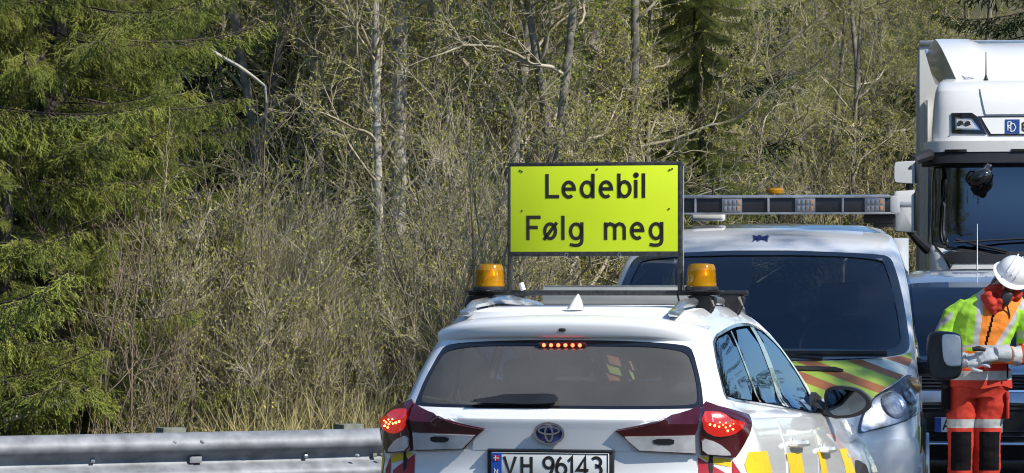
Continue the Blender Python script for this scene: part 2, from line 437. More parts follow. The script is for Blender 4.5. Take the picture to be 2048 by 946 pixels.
GRr = [(0,1.312),(.058,1.312),(.373,1.300),(.532,1.288),(.575,1.268),(.597,1.133),(.596,1.05),(.545,1.021),(.154,1.016)]
GRh = GRr+[(-u, z) for u, z in GRr[::-1] if u > 0]                       # rear window outline, both halves
SWo = [(.955,1.316),(1.218,1.333),(1.644,1.356),(1.833,1.350),(1.944,1.296),(1.96,1.199),(1.94,1.06),(1.9,.99),(1.70,.99),(1.518,1.012),(1.291,1.036),(.97,1.059),(.915,1.092),(.888,1.209)]
SWc = chaikin(SWo, 1); GRc = chaikin(GRh, 1)
def wheel_hole(y): 
    return [(CS.uy(y+.335*math.cos(a), max(.23, .31+.335*math.sin(a)), 1), max(.23, .31+.335*math.sin(a))) for a in np.linspace(math.pi, 0, 18)]
WH = []
body_rim = [(-2, .22), (2, .22), (2, 1.435), (-2, 1.435)]
zr = [.93, .955, .966, .972, .976, .982, .99, 1.0, 1.01, 1.018, 1.03]
panel('body', CS, body_rim, 'white', car, holes=[GRc, SWc, mir(SWc)], step=.045, proud=0, thick=0, zrows=zr, sharp=50)
roof_cap('roof', CS, 'white_roof', car, .004)
b = B(); fr = []                                                          # bonnet and scuttle
for j in range(11):
    t = j/10; row = []
    for i in range(13):
        s = -1+2*i/12; y = 2.85+1.45*t
        zt = .955-.03*y*.9+.075-.16*t**2.5
        w_ = .74-.10*t
        row.append((s*w_, y-(.0 if t == 0 else .12*s*s*t), zt-.035*s*s-(.05*t if abs(s) > .9 else 0)))
    fr.append(row)
b.grid(fr); b.done('bonnet', 'white', car)
b = B(); rows = []
for j in range(9):
    z = .99+(1.435-.99)*j/8; P_ = CS.P(2, z)
    rows.append([(s*P_.x, P_.y+.16*(1-s*s), P_.z) for s in np.linspace(-1, 1, 13)])
b.grid(rows); b.done('windscreen', 'screen_glass', car)
# glass, its printed border, side panes
panel('rear_window', CS, GRc, 'rear_glass', car, step=.05, proud=-.004, thick=.004)
inner = [(0,1.289),(.2,1.287),(.36,1.277),(.49,1.262),(.535,1.235),(.553,1.13),(.548,1.062),(.50,1.036),(.154,1.030)]
INc = chaikin(inner+[(-u, z) for u, z in inner[::-1] if u > 0], 1)
panel('rear_window_border', CS, GRc, 'gloss_black', car, holes=[INc], step=.05, proud=.0, thick=.003)
for sg in (1, -1):
    mm = (lambda p: p) if sg > 0 else mir
    panel('window_surround', CS, mm(chaikin([(u+(.012 if u > 1.4 else -.008), z+(.012 if z > 1.2 else -.010)) for u, z in SWo], 1)), 'gloss_black', car, holes=[mm(SWc)], step=.05, proud=.004, thick=.01)
    q1 = [(.962,1.309),(1.225,1.322),(1.279,1.045),(.975,1.067),(.926,1.098),(.899,1.209)]
    q2 = [(1.245,1.323),(1.635,1.346),(1.495,1.028),(1.30,1.044)]
    q3 = [(1.715,1.345),(1.825,1.340),(1.932,1.290),(1.95,1.199),(1.93,1.062),(1.89,1.000),(1.70,1.000),(1.548,1.019)]
    for nm, q in (('quarter_window', q1), ('side_window', q2), ('side_window', q3)):
        panel(nm, CS, mm(chaikin(q, 1)), 'side_glass', car, step=.06, proud=.001, thick=.004)
    for nm, q in (('window_pillar', [(1.225,1.326),(1.245,1.328),(1.30,1.040),(1.279,1.040)]), ('window_pillar', [(1.637,1.352),(1.713,1.352),(1.546,1.014),(1.495,1.024)])):
        panel(nm, CS, mm(q), 'gloss_black', car, step=.05, proud=.003, thick=.006)
    # tail lights: one piece on the corner, one on the tailgate
    outer = [(.591,1.039),(.681,1.015),(.95,.975),(.90,.947),(.772,.886),(.647,.809),(.57,.815),(.452,.826),(.462,.914),(.535,1.022)]
    tl = panel('tail_light', CS, mm(outer), 'red_lens', car, step=.018, proud=.022, thick=.04)
    panel('clear_lens', CS, mm(chaikin([(.468,.902),(.55,.882),(.628,.822),(.57,.822),(.46,.832)], 1)), 'clear_lens', tl, step=.03, proud=.032, thick=.01)
    panel('lit_lens', CS, mm(chaikin([(.50,.985),(.60,.985),(.70,.97),(.80,.955),(.77,.94),(.66,.91),(.55,.905),(.49,.93)], 1)), 'bright_red_lens', tl, step=.018, proud=.032, thick=.012)
    bb = B()
    for (u, z) in ((.535,.96),(.56,.955),(.60,.965),(.585,.95),(.615,.955),(.64,.962),(.625,.945),(.66,.95),(.69,.955),(.63,.93),(.67,.935)):
        p = CS.P(sg*u, z, .034); bmesh.ops.create_icosphere(bb.bm, subdivisions=1, radius=random.Random(int(u*1e4)).uniform(.0028, .0062), matrix=Matrix.Translation(p))
    tag(bb.done('lamp_element', 'hot_led', tl), kind='stuff')
    inn = [(.126,.929),(.236,.956),(.371,.988),(.522,1.022),(.440,.914),(.428,.828),(.197,.842),(.165,.888)]
    it = panel('tail_light', CS, mm(inn), 'red_lens', car, step=.03, proud=.018, thick=.03)
    panel('clear_lens', CS, mm([(.156,.905),(.438,.912),(.426,.834),(.201,.846),(.171,.884)]), 'clear_lens', it, step=.03, proud=.027, thick=.01)
    panel('lamp_bracket', CS, mm(chaikin([(.25,.898),(.34,.90),(.335,.872),(.26,.872)], 1)), 'black', it, step=.03, proud=.029, thick=.006)
    # stickers
    panel('yellow_sticker', CS, mm([(.445,.815),(.57,.806),(.632,.800),(.625,.765),(.50,.785)]), 'yellow', car, step=.04, proud=.0022, thick=0)
    panel('red_sticker', CS, mm([(.438,.812),(.492,.782),(.60,.735),(.60,.66),(.43,.66)]), 'red_sticker', car, step=.04, proud=.0022, thick=0)
    panel('yellow_sticker', CS, mm([(.734,.775),(.796,.828),(1.022,.826),(1.035,.735),(.96,.66),(.80,.66)]), 'yellow', car, step=.05, proud=.0022, thick=0)
    panel('red_sticker', CS, mm([(.64,.795),(.70,.735),(.66,.66),(.62,.66)]), 'red_sticker', car, step=.05, proud=.0022, thick=0)
    for u0, u1 in ((1.142,1.245),(1.372,1.425),(1.60,1.70)):
        panel('yellow_sticker', CS, mm([(u0,.81-.02*(u0-1.1)),(u1,.81-.02*(u1-1.1)),(u1+.012,.66),(u0+.012,.66)]), 'yellow', car, step=.06, proud=.0065, thick=0)
    panel('side_repeater', CS, mm([(1.675,.772),(1.715,.770),(1.715,.750),(1.675,.752)]), 'grey_plastic', car, step=.05, proud=.008, thick=.006)
    panel('sticker', CS, mm([(.93,1.008),(.965,1.008),(.975,.998),(.94,.998)]), 'grey_plastic', car, step=.05, proud=.002, thick=0)
    # doors with handles
    for d0, d1, hu in ((1.02,1.885,1.18),(1.90,2.92,1.40)):
        dp = panel('door', CS, mm([(CS.uy(d0,.42),.42),(CS.uy(d1,.42),.42),(CS.uy(d1,.7),.7),(CS.uy(d1,.9),.9),(CS.uy(d1,.966),.966),(CS.uy(d0,.966),.966),(CS.uy(d0,.9),.9),(CS.uy(d0,.7),.7)]), 'white', car, step=.06, proud=.005, thick=.012)
        p = CS.P(sg*hu, .845 if hu < 1.3 else .805, .03); q = CS.P(sg*(hu+.085), .843 if hu < 1.3 else .803, .034)
        hb = B(); d_ = (q-p); hb.tube([p-d_*.1+Vector((-.03*sg, 0, 0)), p, p+d_*.5+Vector((.008*sg, 0, 0)), q, q+d_*.08+Vector((-.03*sg, 0, 0))], [.012, .016, .018, .016, .012], 8)
        ho = hb.done('handle', 'white', dp)
        cup = B(); c_ = CS.P(sg*(hu+.03), .83 if hu < 1.3 else .79, .004); cup.lathe([(.0, -.002), (.05, -.002), (.055, .002), (.0, .003)], c_, 'x', 16); cup.done('handle_recess', 'white_dusty', dp)
# tailgate skin: upper panel down to the plate recess, lower panel beside it
up = [(.178,.842),(.20,.838),(.425,.824),(.424,.818),(.17,.833),(0,.834)]
tgp = [(.168,.884),(.127,.931),(.236,.960),(.371,.992),(.515,1.016),(.30,1.012),(0,1.011)]
tg = panel('tailgate', CS, [(0,.836),(.172,.836)]+tgp+[(-u, z) for u, z in tgp[::-1] if u > 0]+[(-.172,.836)], 'white', car, step=.04, proud=.004, thick=.012, zrows=zr)
low = [(.185,.833),(.430,.818),(.425,.62),(.115,.62),(.115,.83)]
for pl in (low, mir(low)): panel('tailgate_lower_panel', CS, pl, 'white', car, step=.05, proud=.004, thick=.012)
b = B()
b.box((0, -.002, .835), (.56, .03, .010), bev=.003); b.done('plate_recess_lip', 'black', car)
# spoiler
b = B(); rows = []
for s in np.linspace(-1, 1, 33):
    e = abs(s)**6; w_ = .605; x = s*w_
    def pt(y, z): return (x, y+.10*e+.05*s*s, z-.035*e)
    zc = 1.405-.022*s*s
    rows.append([pt(.40, 1.437-.032*s*s), pt(.30, 1.424-.027*s*s), pt(.235, zc), pt(.215, zc-.012), pt(.212, zc-.03), pt(.218, 1.338-.012*s*s), pt(.226, 1.327-.012*s*s), pt(.25, 1.322-.012*s*s), pt(.34, 1.322-.012*s*s)])
b.grid(rows); sp = b.done('spoiler', 'white', car, 60)
b = B(); b.box((.003, .206, 1.358), (.030, .02, .014), bev=.005); b.done('camera_port', 'matte_black', sp)
# high brake light
b = B(); b.box((-.004, .245, 1.292), (.22, .03, .022), bev=.004); bl = b.done('brake_light', 'red_lens', car)
for i in range(6):
    b = B(); b.lathe([(.0, -.004), (.0075, -.003), (.0085, 0), (.006, .004), (0, .005)], (-.085+.0325*i, .228, 1.290), 'y', 10); b.done('led', 'red_led', bl)
# wiper
b = B()
b.prism([(-.375,1.043),(-.30,1.062),(-.22,1.078),(-.05,1.082),(.0,1.080),(.018,1.068),(.02,1.052),(.0,1.042),(-.10,1.036)], 'y', 0, .03, lambda v: (v.x, v.y+.065+.38*(v.z-1.02)-.045, v.z))
wp = b.done('wiper', 'black', car)
b = B(); b.tube([(-.36, .055, 1.05), (-.2, .05, 1.072), (-.02, .05, 1.078)], .006, 6); b.done('wiper_blade', 'rubber', wp)
# emblem: chrome ring on dark blue with three ovals
ez = .912
def emb(x, z, h): return Vector((x, CS.P(CS.ux(x, ez+z), ez+z).y-.006-h, ez+z))
b = B(); b.lathe([(0, -.016), (.062, -.015), (.064, -.004), (0, -.002)], (0, 0, 0), 'y', 36)
for v in b.bm.verts: v.co = Vector((v.co.x, v.co.y+CS.P(0, ez).y+.002, ez+v.co.z*.70))
em = b.done('emblem', 'emblemblue', car)
strokes('emblem_ring', [arc(0, 0, .064, .0445, 0, 360, 40)], .010, 'chrome', em, lambda x, z, h: emb(x, z, .008+h*5))
strokes('emblem_ring', [arc(0, .013, .046, .0165, 0, 360, 32)], .0078, 'chrome', em, lambda x, z, h: emb(x, z, .010+h*4))
strokes('emblem_ring', [arc(0, -.001, .0165, .034, 0, 360, 32)], .0078, 'chrome', em, lambda x, z, h: emb(x, z, .012+h*4))
# number plate
b = B(); b.box((.0, .0, .775), (.565, .018, .135), bev=.004); npl = b.done('number_plate_holder', 'black', car)
b = B(); b.box((.0, -.013, .772), (.525, .008, .112), bev=.004)
pl = b.done('number_plate', 'cream', npl)
npl2 = pl
b = B(); b.box((-.238, -.0178, .772), (.046, .004, .108)); b.done('country_band', 'plateblue', npl)
def pf(x, z, h): return Vector((x, -.0172-h, z))
def sh(lines, x0, z0, sx, sz): return [[(x0+x*sx, z0+z*sz) for x, z in l] for l in lines]
G9 = [arc(.5, .68, .42, .30, 0, 360, 20), [(.92,.68),(.90,.42),(.74,.14),(.55,.0)]]
G6 = [arc(.5, .31, .42, .30, 0, 360, 20), [(.08,.31),(.10,.58),(.28,.86),(.48,1.0)]]
for st, x0, sx in (([[(0,1),(.5,0),(1,1)]], -.204, .052), ([[(0,0),(0,1)],[(1,0),(1,1)],[(0,.5),(1,.5)]], -.124, .042), (G9, -.030, .05), (G6, .027, .05), ([[(0,.78),(.5,1),(.5,0)]], .083, .032), ([[(.75,0),(.75,1),(0,.28),(1.05,.28)]], .122, .048), ([arc(.45, .74, .42, .26, 140, -80, 14)+arc(.45, .27, .46, .27, 82, -140, 14)], .184, .05)):
    strokes('character', sh(st, x0, .732, sx, .077), .0125, 'ink', npl, pf)
strokes('plate_rim', [[(-.258,.720),(.258,.720),(.258,.824),(-.258,.824),(-.258,.720)]], .004, 'ink', npl, pf)
strokes('country_letter', sh([[(0,0),(0,1),(1,0),(1,1)]], -.246, .734, .014, .02), .004, 'cream', npl, lambda x, z, h: Vector((x, -.0205-h, z)))
b = B(); b.box((-.238, -.0205, .802), (.024, .003, .022)); fl = b.done('flag', 'flagred', npl)
strokes('flag_cross', [[(-.250,.802),(-.226,.802)],[(-.242,.791),(-.242,.813)]], .0035, 'cream', npl, lambda x, z, h: Vector((x, -.0225-h, z)))
# roof rails, antenna
for sg in (-1, 1):
    b = B(); pts = []
    for y in (.36, .42, .5, .7, 1.0, 1.4, 1.75, 1.95, 2.02):
        z0 = 1.437+carz(y, 1.435); lift = .035*min(1, max(0, (y-.36)/.12))*min(1, max(0, (2.02-y)/.1))
        pts.append((sg*(.475+.012*sm(.3, 1, y)), y, z0-.006+lift))
    b.tube(pts, [.012, .018]+[.0195]*5+[.018, .010], 8)
    b.box((sg*.475, .40, 1.437), (.05, .13, .03), bev=.01, rot=Matrix.Rotation(R(8), 3, 'X'))
    b.box((sg*.487, 1.2, 1.475+.02), (.03, .10, .05), bev=.01)
    b.done('roof_rail', 'alu', car)
b = B(); rows = []
for t in np.linspace(0, 1, 9):
    z = 1.448+.068*t; c = .48+.055*t; ly = (.075-.055*t)*(1-.9*t**6); lx = (.036-.027*t)*(1-.8*t**6)
    rows.append([(lx*math.cos(a), c+ly*math.sin(a)*(1 if math.sin(a) < 0 else 1.2), z) for a in np.linspace(0, 2*math.pi, 17)])
b.grid(rows); b.done('roof_antenna', 'white', car, 60)
# door mirrors
for sg in (-1, 1):
    b = B(); y0 = 2.62; cx = .905*sg
    b.prism(chaikin([(cx-.105*sg,.885),(cx-.125*sg,1.030),(cx-.06*sg,1.055),(cx+.05*sg,1.042),(cx+.115*sg,0.990),(cx+.108*sg,0.935),(cx+.03*sg,.892)], 2), 'y', y0, y0+.03)
    rows = []
    ol = chaikin([(cx-.105*sg,.885),(cx-.125*sg,1.030),(cx-.06*sg,1.055),(cx+.05*sg,1.042),(cx+.115*sg,0.990),(cx+.108*sg,0.935),(cx+.03*sg,.892)], 2); ol.append(ol[0])
    for k, (sc_, dy) in enumerate(((1, .03), (1.02, .06), (.95, .10), (.75, .135), (.4, .15))):
        rows.append([(cx+(x-cx)*sc_, y0+dy, 0.97+(z-0.97)*sc_) for x, z in ol])
    b.grid(rows); mo = b.done('door_mirror', 'black', car, 60)
    b = B(); ol2 = chaikin([(cx-.092*sg,.902),(cx-.108*sg,1.022),(cx-.05*sg,1.038),(cx+.045*sg,1.026),(cx+.095*sg,0.982),(cx+.09*sg,0.942),(cx+.02*sg,.906)], 2)
    b.prism(ol2, 'y', y0-.004, y0+.002); b.done('mirror_glass', 'mirrorglass', mo)
    b = B(); b.tube([(sg*.70, 2.66, .935), (sg*.76, 2.66, .94), (sg*.81, 2.66, .925), (sg*.85, 2.66, .93)], [.045, .038, .032, .03], 8); b.done('mirror_arm', 'black', mo)
    b = B(); b.prism([(2.35,.925),(2.86,.90),(2.80,.99),(2.62,1.02)], 'x', sg*.745, sg*.72); b.done('mirror_base', 'black', mo)
# wheels
for sx in (-1, 1):
    for y in (.86, 3.5):
        b = B(); b.lathe([(.20, -.10), (.30, -.10), (.318, -.07), (.32, 0), (.318, .07), (.30, .10), (.20, .10)], (sx*.76, y, .32), 'x', 28); wo = b.done('wheel', 'rubber', car)
        b = B(); b.lathe([(.0, -.02), (.05, -.03), (.19, .02), (.21, .04), (.21, -.06), (0, -.06)], (sx*.84, y, .32), 'x', 24); b.done('rim', 'alu', wo)
# inside
for x, y in ((-.38, 1.15), (.38, 1.15), (0, 1.15), (-.36, 2.0), (.36, 2.0)):
    b = B(); b.box((x, y, .80), (.46, .14, .62), bev=.05, seg=3); (b.box((x, y+.02, 1.14), (.25, .10, .14), bev=.04, seg=3) if abs(x) > .1 else None); b.done('seat', 'seat', car)
b = B(); b.box((0, .75, .72), (1.4, 1.3, .25), bev=.02); b.box((0, 2.55, .80), (1.36, .5, .26), bev=.06); b.box((0, 1.6, .45), (1.5, 2.4, .04)); b.done('cabin_floor', 'interior', car)

def L2W_(x, y, z): return local_frame(car)(x, y, z)
vest = thing('vest', 'lime and orange vest hung over a front seat inside the estate car', 'vest', L2W_(-.14, 1.93, 1.12), R(-14))
for nm, m_, z0 in (('orange_panel', 'orange_sticker', .045), ('lime_panel', 'lime_sticker', .0), ('orange_panel', 'orange_sticker', -.045)):
    b = B(); b.grid([[(.11*s-.02*abs(k)+.01, .02*s*s+.012*math.sin(6*s), z0+.045*k-.03*s) for k in (0, 1)] for s in np.linspace(-1, 1, 9)]); b.done(nm, m_, vest)

# ------------------------------------------------------------------ roof rack, sign and beacons on the pilot car
L2W = local_frame(car)
w = L2W(0, .84, 1.52)
rack = thing('roof_rack', 'black roof rack with two cross bars on clamped feet on the white estate car', 'roof rack', w, R(-14))
def rl(x, y, z): return (x, y-.84, z-1.52)
b = B(); b.box(rl(0, .84, 1.520), (1.175, .035, .024), bev=.004); b.done('cross_bar', 'frame_black', rack)
b = B(); b.box(rl(.02, 1.45, 1.518), (1.18, .04, .026), bev=.008); b.done('cross_bar', 'black', rack)
for x, y in ((-.52, .84), (.50, .84), (-.52, 1.45), (.52, 1.45)):
    s = 1 if x > 0 else -1
    b = B()
    b.prism(chaikin([(x-.065*s,1.508),(x+.06*s,1.508),(x+.075*s,1.49),(x+.05*s,1.43),(x+.035*s,1.40),(x-.005*s,1.40),(x-.01*s,1.45),(x-.03*s,1.485)], 1), 'y', y-.035, y+.035)
    for v in b.bm.verts: v.co = Vector(rl(*v.co))
    b.done('rack_foot', 'black', rack)
    b = B(); b.tube([rl(x+.055*s, y-.045, 1.50), rl(x+.07*s, y-.05, 1.46), rl(x+.045*s, y-.045, 1.415)], .008, 6); b.done('clamp', 'black', rack)
b = B(); b.tube([rl(.40, .80, 1.52), rl(.415, .78, 1.47), rl(.45, .79, 1.45), rl(.47, .80, 1.47), rl(.44, .79, 1.49), rl(.42, .78, 1.455), rl(.40, .77, 1.43)], .005, 6); b.done('cable', 'rubber', rack)
to = thing('grey_tube', 'grey tube lying across the roof rack below the yellow sign', 'tube', L2W(.005, 1.37, 1.505), R(-14))
b = B(); b.lathe([(0, -.36), (.046, -.36), (.048, -.355), (.048, .355), (.046, .36), (0, .36)], (0, 0, 0), 'x', 28); b.done('tube_body', 'grey_tube', to)
b = B(); b.box((0, .0, .046), (.70, .05, .006), bev=.002); b.done('top_strip', 'galv', to)

sg_o = thing('warning_sign', 'fluorescent yellow sign reading Ledebil Følg meg in a black frame above the estate car', 'sign', L2W(.009, .84, 1.53), R(-14))
k_ = .807/1470
def sx_(px): return (px-776)*k_
Z0 = 1.53
def szz(py): return (1.688-Z0)+(868-py)*k_*.97     # crop row 868 = lower edge of the frame
b = B(); b.box(((sx_(60)+sx_(1480))/2, -.012, (szz(96)+szz(826))/2), (sx_(1484)-sx_(58), .006, szz(92)-szz(830)), bev=.001); b.done('sign_face', 'signyellow', sg_o)
for c, s in (((0, 0, szz(80)), (.815, .03, .020)), ((0, 0, szz(846)), (.815, .03, .024))):
    b = B(); b.box(c, s, bev=.003); b.done('frame_bar', 'frame_black', sg_o)
for x in (sx_(46), sx_(1497)):
    b = B(); b.box((x, 0, (szz(92)+0)/2-.0), (.018, .03, szz(92)+.01), bev=.003); b.done('post', 'frame_black', sg_o)
b = B(); b.box((0, .006, (szz(96)+szz(826))/2), (.79, .012, szz(96)-szz(826)-.004)); b.done('backing_board', 'alu', sg_o)
def ee(cx, cy): return [[(cx-46, cy-4), (cx+47, cy-4)]+[(cx+47*math.cos(R(a)), cy-64*math.sin(R(a))) for a in range(8, 318, 12)]]
def bowl(cx, cy, rx=47): return arc(cx, cy, rx, 63, 0, 360, 28)
def gg(st, cx, cy): return [bowl(cx, cy), [(st, cy-78), (st, cy+82), (st-8, cy+106), (st-30, cy+119), (st-65, cy+121), (st-103, cy+114)]]
def mmm(x, cy): return [[(x, cy-74), (x, cy+76)], [(x, cy-30), (x+12, cy-50), (x+38, cy-62), (x+64, cy-52), (x+78, cy-28), (x+78, cy+76)], [(x+78, cy-28), (x+91, cy-50), (x+117, cy-62), (x+144, cy-52), (x+158, cy-28), (x+158, cy+76)]]
T = [[[(372,160),(372,355),(476,355)]], ee(558,295), [bowl(714,294), [(765,160),(765,370)]], ee(876,295), [bowl(1034,294), [(986,160),(986,370)]]]
T += [[[(1130,215),(1130,370)], arc(1132,175,9,9,0,360,12)], [[(1195,160),(1195,370)]]]
T += [[[(207,730),(207,532),(317,532)], [(207,620),(292,620)]], [bowl(398,653,46), [(344,728),(456,579)]], [[(508,520),(508,728)]], gg(670,620,655), mmm(873,653), ee(1141,653), gg(1349,1300,655)]
for t_ in T: strokes('letter', t_, 29, 'ink', sg_o, lambda x, y, h: Vector((sx_(x), -.0155-h*.6, szz(y))), depth=.0016)
for q in ((138,128),(155,137),(800,122),(1415,133),(1437,124),(155,476),(1410,466)):
    b = B(); b.lathe([(0, -.003), (.0042, -.002), (.0045, 0.002), (0, .002)], (sx_(q[0]), -.0155, szz(q[1])), 'y', 8); b.done('rivet', 'frame_black', sg_o)
for px in (538, 990):
    strokes('lug', [arc(sx_(px), szz(856), .0075, .0075, 0, 360, 14)], .004, 'alu', sg_o, lambda x, y, h: Vector((x, -.016-h, y)))
b = B(); b.tube([(-.375, -.02, .06), (-.352, -.025, .075), (-.345, -.03, .055), (-.338, -.03, .03)], .004, 6); b.done('lead', 'rubber', sg_o)
b = B(); b.tube([(-.342, -.03, .036), (-.330, -.03, .002)], .012, 10); b.done('plug', 'cream', sg_o)
b = B(); b.tube([(.412, -.005, -.0), (.412, -.005, .16), (.413, -.005, szz(100))], .003, 6); b.done('rod', 'alu', sg_o)
beacon0 = None
for i, (x, lab) in enumerate(((-.483, 'amber beacon on the left end of the roof rack, left of the yellow sign'), (.508, 'amber beacon on the right end of the roof rack, before the van windscreen'))):
    p = L2W(x, .82, 1.533)
    if not beacon0:
        be = thing('beacon', lab, 'beacon', p, R(-14), 'amber beacons on the roof rack'); beacon0 = be
        b = B(); b.lathe([(0, -.004), (.074, -.004), (.078, .0), (.078, .012), (.070, .017), (0, .017)], (0, 0, 0), 'z', 28); b.done('beacon_base', 'black', be)
        b = B(); b.lathe([(.068, .017), (.0685, .026), (.0665, .042), (.0675, .045), (.0655, .064), (.0665, .067), (.063, .088), (.064, .091), (.060, .108), (.054, .117), (.03, .121), (0, .1215)], (0, 0, 0), 'z', 32); b.done('beacon_lens', 'amber', be, 30)
        b = B(); b.lathe([(0, .017), (.035, .017), (.045, .045), (.025, .075), (.02, .098), (0, .10)], (0.01, 0, 0), 'z', 20); b.done('reflector', 'amber_in', be)
    else:
        be = copy_tree(beacon0); be.location = p; be['label'] = lab
for x in (-.50, .52):
    b = B(); b.box(rl(x, .815, 1.5275), (.17, .12, .005), bev=.0015); b.done('beacon_plate', 'black', rack)
# ------------------------------------------------------------------ the white van facing us
van = thing('van', 'white van facing us with lime and orange bonnet stripes behind the estate car', 'van', (1.35, 20.2, 0), R(-7.5))
VS = Skin([(.25,.93,.12,.5,2.8,4.9),(.4,.97,.02,.5,2.7,4.95),(.55,.985,-.03,.52,2.6,4.95),(.7,.99,-.02,.55,2.6,4.95),(.85,.987,.04,.58,2.6,4.95),(.98,.98,.17,.58,2.6,4.95),(1.08,.97,.38,.52,2.7,4.95),(1.15,.96,.62,.42,2.8,4.95),(1.25,.945,.78,.36,3.0,4.94),(1.4,.93,.98,.33,3.0,4.93),(1.55,.91,1.19,.32,3.0,4.92),(1.72,.87,1.42,.34,3.0,4.9),(1.8,.84,1.58,.36,3.0,4.88),(1.87,.80,1.80,.4,3.0,4.85),(1.92,.73,2.05,.42,3.0,4.82),(1.945,.64,2.3,.45,3.0,4.8)], lambda y, z: 1-.014*max(0, y-1.1))
sym = lambda pl: pl+[(-u, z) for u, z in pl[::-1] if abs(u) > 1e-6]
WSo = sym([(0,1.776),(.242,1.762),(.60,1.747),(.680,1.728),(.71,1.69),(.806,1.252),(.80,1.185),(.72,1.150),(.592,1.135),(.343,1.118),(.121,1.112),(0,1.11)])
WSi = sym([(0,1.745),(.30,1.735),(.57,1.712),(.605,1.68),(.69,1.252),(.672,1.20),(.55,1.168),(.35,1.172),(.15,1.178),(0,1.18)])
WSoc, WSic = chaikin(WSo, 1), chaikin(WSi, 1)
sidew = lambda y0, y1: [(VS.uy(y, z), z) for y, z in y0+y1]
SWv = [(VS.uy(y, z), z) for y, z in [(1.35,1.20),(2.45,1.20),(2.45,1.66),(1.86,1.66),(1.72,1.60)]]
SWv2 = [(VS.uy(y, z), z) for y, z in [(2.62,1.20),(4.55,1.20),(4.50,1.66),(2.62,1.66)]]
panel('body', VS, [(-2,.25),(2,.25),(2,1.945),(-2,1.945)], 'vanpaint', van, holes=[WSic, chaikin(SWv,1), chaikin(mir(SWv),1)], step=.055, proud=0, thick=0, zrows=(.95,1.0,1.05,1.1,1.13,1.15), sharp=50)
roof_cap('roof', VS, 'vanpaint', van, .03)
panel('windscreen', VS, WSic, 'van_glass', van, step=.06, proud=-.003, thick=0)
panel('windscreen_border', VS, WSoc, 'gloss_black', van, holes=[WSic], step=.05, proud=.004, thick=.01)
for mm in (lambda p: p, mir):
    for q in (SWv, SWv2): panel('side_window', VS, chaikin(mm(q), 1), 'side_glass' if q is SWv2 else 'van_glass', van, step=.08, proud=.003, thick=.006)
# bonnet with diagonal stripes
def hoodmat(m, z):
    c = z+.36*abs(VS.P(m2U(m), z).x)
    for t, k in ((1.06,0),(1.112,1),(1.163,2),(1.205,1),(1.252,2),(1.316,1),(1.353,2),(1.41,3),(1.455,2),(9,1)):
        if c < t: return k
def hoodcut(bm):
    for t in (1.06,1.112,1.163,1.205,1.252,1.316,1.353,1.41,1.455):
        for s in (1, -1):
            no = Vector((.36*s, 0, 1)).normalized(); g = [f for f in bm.faces if f.calc_center_median().x*s > 0]
            es = {e for f in g for e in f.edges}; vs = {v for f in g for v in f.verts}
            bmesh.ops.bisect_plane(bm, geom=g+list(es)+list(vs), plane_co=Vector((0, 0, t)), plane_no=no, dist=1e-5)
    for f in bm.faces:
        p = f.calc_center_median(); c = p.z+.36*abs(p.x)
        for t, k in ((1.06,0),(1.112,1),(1.163,2),(1.205,1),(1.252,2),(1.316,1),(1.353,2),(1.41,3),(1.455,2),(9,1)):
            if c < t: f.material_index = k; break
HOOD = sym([(0,1.104),(.121,1.106),(.343,1.112),(.592,1.128),(.70,1.140),(.806,1.158),(.822,1.118),(.722,1.037),(.55,.960),(.464,.905),(.40,.845),(.375,.79),(.365,.75),(0,.75)])
hd = panel('bonnet', VS, HOOD, ['vanpaint', 'lime_sticker', 'orange_sticker', 'white_sticker'], van, step=.05, proud=.005, thick=.015, cuts=hoodcut)
panel('grille', VS, sym([(0,.742),(.33,.742),(.30,.66),(0,.66)]), 'black', van, step=.05, proud=.004, thick=.01)
